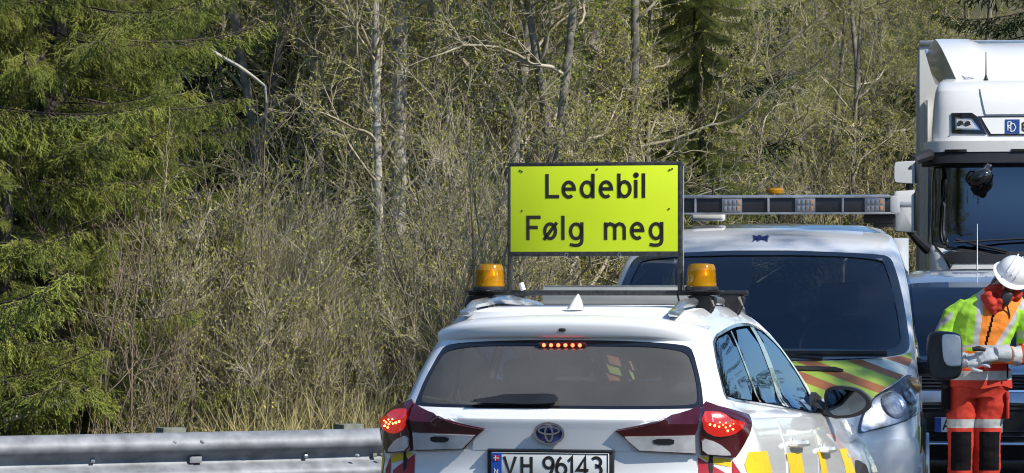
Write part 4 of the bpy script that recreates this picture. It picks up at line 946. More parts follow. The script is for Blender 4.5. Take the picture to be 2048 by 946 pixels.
M['orange'] = mat('hi_vis_orange_cloth', (.74, .22, .02), .8, var=.08, vscale=12, bump=.3, bscale=45)
M['redcloth'] = mat('hi_vis_red_cloth', (.44, .026, .011), .8, var=.1, vscale=10, bump=.35, bscale=40)
M['tape'] = mat('reflective_tape', (.40, .41, .42), .45, var=.1, vscale=30)
M['blackcloth'] = mat('black_cordura', (.008, .008, .010), .9, bump=.15, bscale=90, spec=.08)
M['glove'] = mat('grey_work_glove', (.36, .39, .43), .8, var=.12, vscale=20, bump=.3, bscale=80)
M['skin'] = mat('weathered_skin', (.36, .19, .13), .55, var=.1, vscale=14)
M['helmet'] = mat('white_helmet', (.74, .75, .77), .3, coat=.6)
M['hair'] = mat('grey_brown_hair', (.14, .12, .105), .8, var=.3, vscale=60)
M['mask'] = mat('grey_face_cover', (.42, .43, .45), .8, bump=.2)
PX, PY = (1954-1024)/7000*23.7, 23.7
per = thing('person', 'road worker in white helmet, lime jacket and red trousers looking at gloved hands', 'person', (PX, PY, 0))
def ell(b, rings, n=20):
    rr = []
    for (cx, cy, cz, rx, ry) in rings:
        rr.append([b.bm.verts.new((cx+rx*math.copysign(abs(math.cos(a))**.8, math.cos(a)), cy+ry*math.copysign(abs(math.sin(a))**.8, math.sin(a)), cz)) for a in [2*math.pi*k/n for k in range(n)]])
    for i in range(len(rr)-1):
        for k in range(n): b.bm.faces.new((rr[i][k], rr[i][(k+1) % n], rr[i+1][(k+1) % n], rr[i+1][k]))
    b.bm.faces.new(rr[0][::-1]); b.bm.faces.new(rr[-1])
b = B()
ell(b, [(0,0,.80,.19,.13),(0,0,.88,.215,.15),(0,0,.94,.222,.155),(.0,0,1.0,.212,.15),(.01,0,1.08,.200,.150),(.025,-.005,1.17,.198,.150),(.05,-.01,1.28,.215,.152),(.07,-.01,1.38,.222,.145),(.085,0,1.45,.19,.12),(.10,-.005,1.50,.115,.095),(.13,-.02,1.55,.07,.07)])
for hx, kx, ax, sx in ((-.108,-.112,-.118,-1), (.105,.072,.062,1)):
    b.tube([(hx, 0, .90), (hx+.002, -.005, .76), (kx-.002, -.01, .62), (kx, -.015, .50), (kx, .0, .36), (ax, .01, .22), (ax, .015, .09)], [.112, .108, .095, .088, .088, .086, .082], 14)
    b.tube([(ax, .03, .06), (ax+.01*sx, -.06, .05), (ax+.02*sx, -.15, .04)], [.055, .055, .045], 10)
SL = [(-.06, .01, 1.405), (-.155, .01, 1.34), (-.222, .0, 1.21), (-.235, -.02, 1.09), (-.20, -.12, 1.065), (-.14, -.22, 1.065)]
SR = [(.235, .01, 1.44), (.315, .01, 1.36), (.345, .0, 1.22), (.335, -.03, 1.10), (.26, -.15, 1.085), (.175, -.245, 1.095)]
b.tube(SL, [.085, .088, .078, .075, .068, .058], 12); b.tube(SR, [.085, .088, .080, .076, .068, .060], 12)
def cloth(p, n):
    x, y, z = p
    armL = x < -.175 and z > 1.0 or (z > 1.0 and z < 1.14 and y < -.135 and x < -.05)
    armR = (x > .262 and z > 1.0 and z < 1.40) or (z > 1.0 and z < 1.17 and y < -.150 and x > .10)
    if armR:
        if z < 1.17:
            if x < .205: return 1
            if x < .275: return 3
            if x < .30: return 2
        return 3 if 1.20 < z+.25*(x-.3) < 1.25 else 0
    if armL:
        s = z+.55*(x+.2)
        if z < 1.12: return 3 if -.2 < x < -.16 else (1 if x > -.16 else 0)
        return 3 if 1.29 < z-.8*(x+.2)-.03 < 1.335 else 0
    if z > 1.16:
        front = y < .0
        c = .034+(z-1.15)*.26
        if front and y < -.02:
            t = (z-1.17)/.33
            l0, l1 = -.05+.04*t, -.008+.042*t
            r0, r1 = .108+.215*t*1.0, .155+.215*t
            if abs(x-c) < .009: return 4
            if l0 < x < l1 or r0 < x < r1: return 3
            if l1 <= x <= r0: return 1
        return 0
    if z > 1.115: return 3 if not (.0 < x < .08) else 3
    if z > 1.035: return 1
    if z > .985: return 2
    if z > .925: return 3
    if z > .66: return 2
    if z > .598: return 3
    kx = -.112 if x < -.02 else .07
    if .31 < z < .577 and y < .02:
        if abs(x-kx+.004*(1 if kx < 0 else -1)) < .068-.02*sm(.45, .577, z)*0: return 4
    if .235 < z < .285: return 3
    if z < .075: return 4
    return 2
body = remesh(b, .0085, 4, 'body', ['lime', 'orange', 'redcloth', 'tape', 'blackcloth'], per, fold=lambda p: .0075 if p.z > .1 else .001, ffreq=8, fm=cloth)
# loose jacket hem and trouser flap, pocket, radio
b = B(); rows = []
for z, k in ((.875, 1.06), (.92, 1.05), (.99, 1.02), (1.0, .98)):
    rows.append([(.225*k*math.cos(a), -.0+.158*k*math.sin(a), z+.010*math.sin(a*5)*(k > 1.04)) for a in np.linspace(0, 2*math.pi, 49)])
b.grid(rows); b.done('jacket_hem', 'redcloth', per)
b = B(); rows = []
for z in (.923, .986): rows.append([(.2345*math.cos(a), .168*math.sin(a), z) for a in np.linspace(0, 2*math.pi, 49)])
b.grid(rows); b.done('reflective_belt', 'tape', per)
b = B(); b.box((.195, -.06, .74), (.02, .10, .16), bev=.01); b.box((.192, -.06, .82), (.022, .11, .05), bev=.008); b.done('thigh_pocket', 'redcloth', per)
b = B(); b.box((-.225, -.08, .82), (.05, .07, .24), bev=.015); b.box((-.228, -.09, .96), (.03, .04, .08), bev=.01); b.done('holster', 'blackcloth', per)
b = B(); b.box((.185, -.155, .985), (.012, .01, .10), bev=.003); b.done('strap', 'blackcloth', per)
# collar and red neck cloth
b = B()
ell(b, [(.105,-.01,1.46,.115,.10),(.12,-.02,1.50,.10,.095),(.14,-.03,1.545,.092,.09),(.15,-.035,1.565,.07,.07)], 24)
b.tube([(.06, -.115, 1.50), (.075, -.15, 1.43), (.09, -.155, 1.355)], [.055, .045, .012], 10); b.tube([(.20, -.09, 1.50), (.13, -.145, 1.44), (.095, -.155, 1.365)], [.05, .04, .012], 10); b.tube([(.22, -.06, 1.52), (.29, -.05, 1.485)], [.055, .04], 8)
remesh(b, .007, 4, 'neck_cloth', ['redcloth'], per, fold=.012, ffreq=14)
# head, tilted towards the hands
Hm = Matrix.Translation((.205, -.035, 1.592)) @ Matrix.Rotation(R(28), 4, 'Y') @ Matrix.Rotation(R(30), 4, 'X') @ Matrix.Rotation(R(-8), 4, 'Z')
def sph(b, c, r): bmesh.ops.create_uvsphere(b.bm, u_segments=20, v_segments=14, radius=1, matrix=Hm @ Matrix.Translation(c) @ Matrix.Diagonal((*r, 1)))
b = B(); sph(b, (0, .015, .03), (.078, .098, .095)); sph(b, (0, -.015, -.045), (.062, .075, .075)); sph(b, (0, -.105, -.008), (.012, .018, .022)); sph(b, (0, -.09, .02), (.010, .016, .03)); sph(b, (0, -.082, -.055), (.03, .015, .009)); sph(b, (0, -.07, -.095), (.035, .03, .02))
sph(b, (0, -.072, .038), (.055, .02, .012))
for s in (1, -1): sph(b, (.08*s, .015, -.01), (.012, .022, .034)); sph(b, (.045*s, -.065, -.02), (.026, .025, .025))
b.tube([Hm @ Vector((0, .02, -.05)), Vector((.13, -.01, 1.47))], [.058, .062], 12)
head = remesh(b, .005, 3, 'head', ['skin'], per)
for s in (1, -1):
    b = B(); sph(b, (.031*s, -.083, .014), (.013, .011, .008)); b.done('eye', 'helmet', head)
    b = B(); sph(b, (.031*s, -.093, .013), (.006, .004, .006)); b.done('iris', 'matte_black', head)
    b = B(); sph(b, (.032*s, -.088, .034), (.02, .008, .005)); b.done('eyebrow', 'hair', head)
b = B(); sph(b, (0, -.094, -.056), (.024, .006, .004)); b.done('mouth', mat('lips', (.30, .12, .10), .6), head)
b = B(); sph(b, (0, .045, -.01), (.086, .08, .085)); 
for s in (1, -1): sph(b, (.078*s, .0, -.045), (.014, .04, .055))
remesh(b, .006, 2, 'hair', ['hair'], per, fold=.006, ffreq=30)
b = B(); rows = []
for t in np.linspace(0, 1, 6): rows.append([tuple(Hm @ Vector(((.073+.012*math.sin(t*3.1))*math.sin(a), .0-(.083+.016*math.sin(t*3.1))*math.cos(a), -.035-.085*t))) for a in np.linspace(-1.5, 1.5, 21)])
b.grid(rows); b.done('face_cover', 'mask', per)
b = B(); b.box((.175, -.16, 1.475), (.07, .05, .10), bev=.02, rot=Matrix.Rotation(R(25), 3, 'Y')); b.tube([(.18, -.16, 1.43), (.20, -.14, 1.36), (.19, -.13, 1.30)], .007, 6); b.done('hand_microphone', 'black', per)
# helmet
b = B(); rows = []
for t in np.linspace(0, 1, 11):
    a = t*math.pi/2; rows.append([tuple(Hm @ Vector(((.114*math.cos(a)**.75)*math.cos(q), .015+.139*math.cos(a)**.75*math.sin(q), .055+.118*math.sin(a)))) for q in np.linspace(0, 2*math.pi, 41)])
b.grid(rows)
rows = [[tuple(Hm @ Vector(((.114+k)*math.cos(q), .015+(.139+k*(1+1.6*max(0, -math.sin(q))**2))*math.sin(q), .055+dz))) for q in np.linspace(0, 2*math.pi, 41)] for k, dz in ((0, .0), (.008, -.004), (.022, -.012), (.021, -.018), (-.004, -.006))]
b.grid(rows); hel = b.done('helmet', 'helmet', per, 50)
for q in (-.035, 0, .035):
    b = B(); b.tube([tuple(Hm @ Vector((q, .015+.141*math.cos(a)**.75*s_, .057+.121*math.sin(a)))) for a, s_ in ((.45, -1), (.9, -1), (1.35, -1), (1.5, 1), (1.1, 1), (.6, 1))], .006, 6); b.done('helmet_ridge', 'helmet', hel)
# gloves: a palm, four fingers and a thumb each
def hand(c, xd, yd, zd, curl, name):
    m = Matrix.Translation(c) @ Matrix((xd, yd, zd)).transposed().to_4x4()
    b = B(); T_ = lambda *p: m @ Vector(p)
    b.tube([T_(-.085, 0, 0), T_(-.04, 0, 0), T_(0, 0, 0)], [.040, .036, .034], 12)
    for i in range(4): b.tube([T_(.0, -.030+.02*i, 0), T_(.045, -.033+.022*i, .002), T_(.085, -.036+.024*i, 0)], [.022, .021, .015], 8)
    for i, L in enumerate((.070, .080, .074, .058)):
        y = -.037+.025*i; p = Vector((.085, y, 0)); a = curl*.5; pts = [p]
        for k in range(3):
            p = p+Vector((math.cos(a), (i-1.5)*.03, -math.sin(a)))*L*(.44, .32, .24)[k]; pts.append(p); a += curl*(.9+.1*i)
        b.tube([T_(*q) for q in pts], [.0125, .012, .0115, .0085], 8)
    b.tube([T_(.01, -.035, -.004), T_(.035, -.062, -.016), T_(.065, -.072, -.026), T_(.09, -.066, -.038)], [.017, .0155, .0135, .010], 8)
    return remesh(b, .0042, 2, name, ['glove'], per)
def basis(x, up):
    x = Vector(x).normalized(); z = (Vector(up)-x*Vector(up).dot(x)).normalized(); return x, z.cross(x), z
hand(Vector((.085, -.315, 1.10)), *basis((-1, -.15, -.12), (0, -.75, .6)), .65, 'glove')
hand(Vector((-.095, -.285, 1.055)), *basis((1, -.35, .10), (0, -.8, .55)), .55, 'glove')
for c, d_ in (((.125, -.295, 1.105), (-1, -.45, -.05)), ((-.14, -.245, 1.06), (1, -.75, .02))):
    d_ = Vector(d_).normalized(); p = Vector(c); b = B(); b.tube([p-d_*.045, p, p+d_*.05], [.062, .058, .046], 14); b.done('glove_cuff', 'glove', per)
b = B(); b.tube([(-.075, -.335, 1.135), (-.03, -.345, 1.14), (.01, -.34, 1.13)], [.014, .018, .012], 8); b.done('pen_holder', 'matte_black', per)
b = B(); b.tube([(-.17, -.22, 1.05), (-.20, -.20, 1.0), (-.195, -.195, .94)], [.035, .04, .012], 8); b.tube([(-.16, -.22, 1.03), (-.165, -.21, .96)], [.02, .012], 8); b.done('spare_glove', 'glove', per)
# ------------------------------------------------------------------ ground and road
def gz(x, y):
    # height of the land: level road, a bank with the guardrail, then a wooded slope
    s = (y-21.2-.50*(x+.5))*.88 if x < 1.5 else (x*.0+y-.0-34)*.0+max(0, (y-46))*.9      # distance behind the guardrail line
    h = .25*sm(.3, 2.5, s)+.035*max(0, s-2.5)+13*sm(14, 48, s)
    h = h*(1-sm(8, 16, x-.1*y))+9*sm(70, 240, y)*(1-sm(20, 60, x))
    rx = x-(3.2+.20*(y-20))
    h2 = 2.0*sm(9, 40, rx)+3*sm(60, 200, rx)
    lf_ = 6*sm(14, 60, -x-2)*(1-sm(10, 17, y))
    back = 20*sm(90, 300, -y)
    return max(h*(1 if x < 60 else 1), h2, lf_, back)
xs = np.concatenate([np.linspace(-900, -60, 10), np.linspace(-50, -12, 12), np.linspace(-10, 18, 57), np.linspace(22, 60, 10), np.linspace(90, 900, 9)])
ys = np.concatenate([np.linspace(-900, -80, 10), np.linspace(-70, 8, 18), np.linspace(10, 62, 79), np.linspace(68, 200, 12), np.linspace(260, 1500, 8)])
V = [(x, y, gz(x, y)+(.03*noise.noise(Vector((x*.9, y*.9, 0))) if gz(x, y) > .02 else 0)-.006) for y in ys for x in xs]
nx_ = len(xs); Q = [(j*nx_+i, j*nx_+i+1, (j+1)*nx_+i+1, (j+1)*nx_+i) for j in range(len(ys)-1) for i in range(nx_-1)]
tag(link('ground', mesh_np('ground', V, Q, smooth=True), None, ['litter']), kind='structure')
def strip(name, path, w0, w1, z, m, kind='structure'):
    b = B(); rows = []
    for i, p in enumerate(path):
        t = (path[min(i+1, len(path)-1)]-path[max(i-1, 0)]).normalized(); n = Vector((t.y, -t.x))
        rows.append([(p.x+n.x*w0, p.y+n.y*w0, z), (p.x+n.x*w1, p.y+n.y*w1, z)])
    b.grid(rows); return tag(b.done(name, m), kind=kind)
cl = catm([(-1.6, -60), (-1.2, -20), (-.4, 0), (1.0, 14), (3.6, 24), (6.8, 36), (11, 52), (19, 80)], 10)
strip('gravel_shoulder', cl, -6.2, 6.2, .004, 'gravel'); strip('road', cl, -4.6, 4.8, .008, 'asphalt')
for o_ in (-4.2, 4.4): strip('edge_line', cl, o_-.05, o_+.05, .012, 'paintline')

# ------------------------------------------------------------------ woodland
rng = np.random.default_rng(7)
ONES = 'first second third fourth fifth sixth seventh eighth ninth tenth eleventh twelfth thirteenth fourteenth fifteenth sixteenth seventeenth eighteenth nineteenth'.split()
def ordinal(n): return ONES[n] if n < 19 else ('twentieth', 'thirtieth')[(n+1)//10-2] if (n+1) % 10 == 0 else ('twenty', 'thirty')[(n+1)//10-2]+' '+ONES[(n+1) % 10-1]
def relabel(things, zones, fmt):
    """each look-alike is told apart by the part of the picture it stands in and its place from the left there"""
    done = {}
    for px, o in sorted(things, key=lambda q: q[0]):
        z = next(nm for lim, nm in zones if px < lim); n = done.get(z, 0); done[z] = n+1; o['label'] = fmt % (ordinal(n), z)
def nrm(v): return v/np.maximum(np.linalg.norm(v, axis=-1, keepdims=True), 1e-9)
def grow(P, D, L, nseg, wob, up=0., rg=rng):
    P = P.copy(); D = nrm(D.copy()); out = [P.copy()]
    for k in range(nseg):
        D = nrm(D+rg.normal(0, wob, D.shape)+np.array([0, 0, up])); P = P+D*(L/nseg)[:, None]; out.append(P.copy())
    return np.stack(out, 1)
def tubes(P, r0, r1, s=3, pw=1.):
    M_, n = P.shape[:2]; T_ = np.empty_like(P); T_[:, 1:-1] = P[:, 2:]-P[:, :-2]; T_[:, 0] = P[:, 1]-P[:, 0]; T_[:, -1] = P[:, -1]-P[:, -2]; T_ = nrm(T_)
    ref = np.where(np.abs(T_[..., 2:3]) < .8, np.array([0, 0, 1.]), np.array([1., 0, 0])); A = nrm(np.cross(T_, ref)); Bv = np.cross(A, T_)
    t = (np.linspace(0, 1, n)**pw)[None, :]; rad = r0[:, None]*(1-t)+r1[:, None]*t
    a = 2*np.pi*np.arange(s)/s
    V = P[:, :, None]+rad[..., None, None]*(A[:, :, None]*np.cos(a)[None, None, :, None]+Bv[:, :, None]*np.sin(a)[None, None, :, None])
    idx = np.arange(M_*n*s).reshape(M_, n, s); i0 = idx[:, :-1]; i1 = idx[:, 1:]
    Q = np.stack([i0, np.roll(i0, -1, 2), np.roll(i1, -1, 2), i1], -1).reshape(-1, 4)
    return V.reshape(-1, 3), Q
def on(P, par, t):
    n = P.shape[1]-1; f = t*n; i = np.minimum(f.astype(int), n-1); w_ = (f-i)[:, None]
    a = P[par, i]; b_ = P[par, i+1]; return a*(1-w_)+b_*w_, nrm(b_-a)
def side(D, ang, rg=rng):
    r_ = nrm(np.cross(D, rg.normal(0, 1, D.shape))); return nrm(D*np.cos(ang)[:, None]+r_*np.sin(ang)[:, None])
class Acc:
    def __init__(s): s.V = []; s.Q = []; s.m = []; s.n = 0
    def add(s, V, Q, mi): s.V.append(V); s.Q.append(Q+s.n); s.m.append(np.full(len(Q), mi)); s.n += len(V); return s
    def mesh(s, name, smooth=False): return mesh_np(name, np.concatenate(s.V), np.concatenate(s.Q), None, smooth, np.concatenate(s.m))
def leaves(P, D, size, rg=rng):
    """small folded leaf or bud: one kite-shaped quad"""
    n = len(P); a = nrm(D+rg.normal(0, .6, D.shape)); b_ = nrm(np.cross(a, rg.normal(0, 1, D.shape))); c = np.cross(a, b_)
    s = size*rg.uniform(.6, 1.3, n); s = s[:, None]
    V = np.stack([P, P+a*s*.5+b_*s*.32+c*s*.1, P+a*s, P+a*s*.5-b_*s*.32+c*s*.1], 1).reshape(-1, 3)
    return V, np.arange(n*4).reshape(-1, 4)
def decid(seed, H, r, nl, n2, n3, n4, lmax, t0, bud, budn, lean=0., elev=(.5, 1.0), wob=.2, twob=.05, straight=.6):
    rg = np.random.default_rng(seed)
    tr = grow(np.array([[0, 0, -.2]]), np.array([[lean, rg.normal(0, .03), 1.]]), np.array([H]), 22, twob, .04, rg)
    tr[:, :, :2] = tr[:, :, :2]*straight+np.array([lean*.5, 0])*tr[:, :, 2:3]*(straight < 1)
    tv, tq = tubes(tr, np.array([r]), np.array([r*.12]), 10, .9)
    t1 = np.sort(rg.uniform(t0, .98, nl)); p, d_ = on(tr, np.zeros(nl, int), t1)
    az = np.arange(nl)*2.4+rg.normal(0, .4, nl); el = rg.uniform(*elev, nl)
    D = np.stack([np.cos(az)*np.cos(el), np.sin(az)*np.cos(el), np.sin(el)], 1)
    L1 = lmax*(1-.65*t1)*rg.uniform(.55, 1.1, nl)
    l1 = grow(p, D, L1, 9, wob*.8, .03, rg); A = Acc()
    r1 = np.minimum(r*(1-.85*t1)*.55, .007+.008*L1); A.add(*tubes(l1, r1, r1*.25, 5), 0)
    k = n2*nl; par = np.repeat(np.arange(nl), n2); t2 = rg.uniform(.12, 1, k); p, d_ = on(l1, par, t2)
    L2 = (L1[par]*.42*(1.1-.6*t2)+.12)*rg.uniform(.5, 1.2, k); l2 = grow(p, side(d_, rg.uniform(.5, 1.1, k), rg), L2, 6, wob, .05, rg)
    r2 = np.minimum(r1[par]*.6, .0045+.004*L2); A.add(*tubes(l2, r2, r2*.4, 3), 0)
    k3 = k*n3; par = np.repeat(np.arange(k), n3); t3 = rg.uniform(.1, 1, k3); p, d_ = on(l2, par, t3)
    L3 = (L2[par]*.45+.06)*rg.uniform(.5, 1.2, k3); l3 = grow(p, side(d_, rg.uniform(.4, 1.1, k3), rg), L3, 3, wob*1.3, .08, rg)
    A.add(*tubes(l3, np.full(k3, .0027), np.full(k3, .0017), 3), 0)
    k4 = k3*n4; par = np.repeat(np.arange(k3), n4); t4 = rg.uniform(.15, 1, k4); p, d_ = on(l3, par, t4)
    L4 = rg.uniform(.04, .15, k4); l4 = grow(p, side(d_, rg.uniform(.4, 1.0, k4), rg), L4, 1, .1, .1, rg)
    A.add(*tubes(l4, np.full(k4, .0017), np.full(k4, .0012), 3), 0)
    kb = k4*budn; par = np.repeat(np.arange(k4), budn); tb = np.where(np.arange(kb) % budn == 0, 1., rg.uniform(.2, 1, kb)); p, d_ = on(l4, par, tb)
    A.add(*leaves(p, d_, bud, rg), 1)
    return mesh_np('trunk', tv, tq, None, True), A.mesh('crown')
def shrub(seed, H, ns, n2, n3, n4, spread, bud, budn, r=.014):
    rg = np.random.default_rng(seed); A = Acc()
    az = rg.uniform(0, 6.28, ns); tl = np.abs(rg.normal(0, spread, ns)); D = np.stack([np.cos(az)*tl, np.sin(az)*tl, np.ones(ns)], 1)
    P = np.stack([rg.normal(0, .16, ns), rg.normal(0, .16, ns), np.full(ns, -.1)], 1); L = H*rg.uniform(.6, 1.05, ns)
    st = grow(P, D, L, 10, .07, .03, rg); rr = r*rg.uniform(.6, 1.2, ns); sv, sq = tubes(st, rr, rr*.2, 5)
    k = ns*n2; par = np.repeat(np.arange(ns), n2); t2 = rg.uniform(.12, .98, k); p, d_ = on(st, par, t2)
    L2 = L[par]*.28*(1.15-.8*t2)*rg.uniform(.5, 1.2, k)+.08; l2 = grow(p, side(d_, rg.uniform(.35, .9, k), rg), L2, 5, .14, .08, rg)
    A.add(*tubes(l2, np.full(k, .0036), np.full(k, .002), 3), 0)
    k3 = k*n3; par = np.repeat(np.arange(k), n3); t3 = rg.uniform(.1, 1, k3); p, d_ = on(l2, par, t3); L3 = (L2[par]*.4+.05)*rg.uniform(.5, 1.2, k3)
    l3 = grow(p, side(d_, rg.uniform(.35, .9, k3), rg), L3, 3, .18, .1, rg); A.add(*tubes(l3, np.full(k3, .0022), np.full(k3, .0014), 3), 0)
    kb = k3*budn; par = np.repeat(np.arange(k3), budn); tb = rg.uniform(.2, 1, kb); p, d_ = on(l3, par, tb); A.add(*leaves(p, d_, bud, rg), 1)
    return mesh_np('stems', sv, sq, None, True), A.mesh('twigs')
def bough(seed, L, sp2, sp3, needles):
    """a spruce bough along +X: drooping branchlets set with needled shoots"""
    rg = np.random.default_rng(seed); A = Acc(); n = 12; t = np.linspace(0, 1, n+1)
    ax = np.stack([L*t, .10*L*np.sin(t*2.2+seed)*t, -.26*L*t+.22*L*t**2.6], 1)[None]
    A.add(*tubes(ax, np.array([.004+.0045*L]), np.array([.003]), 5), 0)
    k = int(L*.92/sp2)*2; t2 = np.linspace(.08, 1, k); p, d_ = on(ax, np.zeros(k, int), t2)
    sd_ = np.where(np.arange(k) % 2, 1., -1.)[:, None]; lat = nrm(np.cross(d_, np.array([0, 0, 1.])))*sd_
    D = nrm(d_*.75+lat*rg.uniform(.5, 1.0, (k, 1))+np.array([0, 0, -1])*rg.uniform(.12, .75, (k, 1)))
    L2 = (.29*L*(1-t2)**.75*np.minimum(1, t2*4)+.07)*rg.uniform(.6, 1.15, k)
    l2 = grow(p, D, L2, 6, .06, -.10, rg); A.add(*tubes(l2, np.full(k, .0045), np.full(k, .002), 3), 0)
    par = np.concatenate([np.full(max(2, int(l/sp3)), i) for i, l in enumerate(L2)]); k3 = len(par)
    t3 = rg.uniform(.06, 1, k3); p, d_ = on(l2, par, t3); D = side(d_, rg.uniform(.45, .95, k3), rg); D[:, 2] -= .12
    tip = np.arange(k); p = np.concatenate([p, l2[:, -2]]); D = np.concatenate([D, l2[:, -1]-l2[:, -2]]); k3 += k
    L3 = rg.uniform(.045, .10, k3); l3 = grow(p, D, L3, 2, .08, -.03, rg)
    if needles:
        A.add(*tubes(l3, np.full(k3, .0032), np.full(k3, .0022), 3), 1)
        kn = k3*needles; par = np.repeat(np.arange(k3), needles); tn = np.tile((np.arange(needles)+.5)/needles, k3); p, d_ = on(l3, par, tn)
        D = side(d_, rg.uniform(.55, .95, kn), rg); ln = rg.uniform(.011, .018, kn)[:, None]; w_ = nrm(np.cross(D, rg.normal(0, 1, D.shape)))*.0026
        V = np.stack([p-w_, p+w_, p+D*ln+w_*.3, p+D*ln-w_*.3], 1).reshape(-1, 3); A.add(V, np.arange(kn*4).reshape(-1, 4), 1)
    else: A.add(*tubes(l3, np.full(k3, .012), np.full(k3, .005), 3), 1)
    return A
def rotz(a): c, s = math.cos(a), math.sin(a); return np.array([[c, -s, 0], [s, c, 0], [0, 0, 1.]])
near_boughs = []
for i in range(5):
    me = bough(100+i, 1.9, .040, .026, 10).mesh('branch'); me.materials.append(M['sprucebark']); me.materials.append(M['needle']); near_boughs.append(me)
def spruce_near(label, x, y, H, rz, spread=1., zmin=.3, step=.23, per_=7):
    rg = random.Random(int(x*100)+7); z0 = gz(x, y)
    t = thing('spruce_tree', label, 'spruce tree', (x, y, z0-.1), rz)
    b = B(); k_ = .55 if spread < .5 else 1; b.tube([(0, 0, 0), (.02, .01, H*.3), (0, .02, H*.7), (0, 0, H)], [.11*k_, .09*k_, .05*k_, .01], 12); b.done('trunk', 'sprucebark', t)
    z = zmin; k = 0
    while z < H-.3:
        f = (1-z/H)**.8*spread
        for j in range(per_):
            o = bpy.data.objects.new('branch', near_boughs[rg.randrange(5)]); COL.objects.link(o); o.parent = t
            s = max(.2, f*rg.uniform(.45, 1.2)); o.location = (0, 0, z+rg.uniform(-.12, .12)*(2.2 if spread < .5 else 1)); o.scale = (s, s, s*rg.uniform(.85, 1.2))
            o.rotation_euler = (rg.uniform(-.15, .15), rg.uniform(-.14, .12)+(.3 if spread < .5 else 0), k*1.07+j*2*math.pi/per_+rg.uniform(-.3, .3)); k += 1
        z += step*(1+.5*z/H)
    return t
far_boughs = [bough(200+i, 1.7, .075, .045, 0) for i in range(4)]
def far_crown(seed, H, mat_):
    rg = np.random.default_rng(seed); A = Acc(); z = .5
    while z < H-.2:
        f = (1-z/H)**.85*1.25
        for j in range(7):
            bo = far_boughs[rg.integers(4)]; s = max(.2, f*rg.uniform(.75, 1.2)); Rm = rotz(rg.uniform(0, 6.28))*s; off = np.array([0, 0, z+rg.uniform(-.15, .15)])
            for V, Q, m in zip(bo.V, bo.Q, bo.m):
                pass
            base = A.n; Vb = np.concatenate(bo.V)@Rm.T+off; A.V.append(Vb); A.Q.append(np.concatenate(bo.Q)+base); A.m.append(np.concatenate(bo.m)); A.n += len(Vb)
        z += .34*(1+.6*z/H)
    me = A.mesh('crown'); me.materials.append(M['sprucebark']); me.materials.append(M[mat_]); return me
b = B(); b.tube([(0, 0, -.3), (.03, .02, 4), (0, 0, 10.5)], [.10, .07, .02], 10); bmesh.ops.recalc_face_normals(b.bm, faces=b.bm.faces); ftrunk = bpy.data.meshes.new('trunk'); b.bm.to_mesh(ftrunk); b.bm.free(); ftrunk.materials.append(M['sprucebark'])
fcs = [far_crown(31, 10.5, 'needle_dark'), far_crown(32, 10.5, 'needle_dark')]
def spruce_far(x, y, s, label, group=None, i=0, rz=0., cat='spruce tree'):
    t = thing('spruce_tree', label, cat, (x, y, gz(x, y)-.1), rz, group); t.scale = (s, s, s)
    for nm, me in (('trunk', ftrunk), ('crown', fcs[i % 2])):
        o = bpy.data.objects.new(nm, me); COL.objects.link(o); o.parent = t
    return t
def X(px, y): return (px-1024)/7000*y
# left spruces beside the guardrail
spruce_near('big spruce nearest the guardrail at the left edge, its drooping boughs lit yellow green', X(100, 21.6), 21.6, 11, .4, .88)
spruce_near('spruce just right of the big left spruce, long bough tips reaching over the pale stems', X(225, 22.8), 22.8, 10.5, 1.9, .52)
spruce_near('spruce half out of the picture at the left edge', X(-190, 21.0), 21.0, 10, 2.2, .95)
spruce_near('small low spruce in the undergrowth under the left spruces', X(50, 20.9)-.1, 20.9, 2.6, 1.0, .62, .15, .2, 5)
spruce_near('dark spruce standing behind the top right corner of the yellow sign', X(1395, 29.5), 29.5, 10, .5, .42, .3, .11, 8)
spruce_far(X(2075, 47), 47, 1.25, 'dark spruce in the top right corner behind the white lorry box', None, 1, 1.5)
# leafless budding trees
def reg(mt, mats_t, mats_c): 
    for me, ms in zip(mt, (mats_t, mats_c)):
        for m in ms: me.materials.append(M[m])
    return mt
DV = [reg(decid(11, 9.5, .070, 34, 8, 6, 3, 1.9, .05, .019, 7, twob=.018, straight=.25), ['birchbark'], ['twig', 'bud']),
      reg(decid(12, 8.5, .07, 30, 8, 6, 3, 2.4, .05, .019, 7, .06, (.3, .9), .30), ['bark'], ['twig', 'bud']),
      reg(decid(13, 7.5, .05, 26, 8, 6, 3, 1.8, .04, .019, 7, -.06, (.5, 1.1), .28), ['bark'], ['twig', 'bud']),
      reg(decid(14, 8.0, .055, 26, 8, 6, 3, 2.0, .04, .026, 6, .08, (.4, 1.0), .28), ['bark'], ['twig', 'leafgreen'])]
def tree(x, y, v, s, rz, label, group=None, name='bare_tree', cat='tree', tilt=(0, 0)):
    t = thing(name, label, cat, (x, y, gz(x, y)-.05), rz, group); t.scale = (s, s, s); t.rotation_euler = (tilt[0], tilt[1], rz)
    for nm, me in zip(('trunk', 'crown'), DV[v]):
        o = bpy.data.objects.new(nm, me); COL.objects.link(o); o.parent = t
    return t
tree(X(794, 27), 27, 0, 1.1, .3, 'thick pale birch trunk rising left of the sign from grass to the top edge', name='birch_tree')
tree(X(768, 26.4), 26.4, 0, .72, 2.3, 'thinner pale birch close beside the thick birch left of the sign', name='birch_tree', tilt=(0, .02))
tree(X(874, 29), 29, 0, .95, 4.1, 'slim birch trunk just right of the thick birch, seen above the sign height', name='birch_tree')
tree(X(930, 31), 31, 0, .9, 5.0, 'slim birch trunk midway between the thick birch and the sign', name='birch_tree')
tree(X(690, 28.5), 28.5, 2, 1.0, 1.0, 'thin grey tree left of the thick birch')
tree(X(1000, 28), 28, 1, 1.15, .6, 'grey tree with branches sweeping up to the right above the yellow sign', tilt=(0, .16))
tree(X(1120, 30), 30, 1, 1.1, 3.6, 'grey tree right behind the middle of the yellow sign')
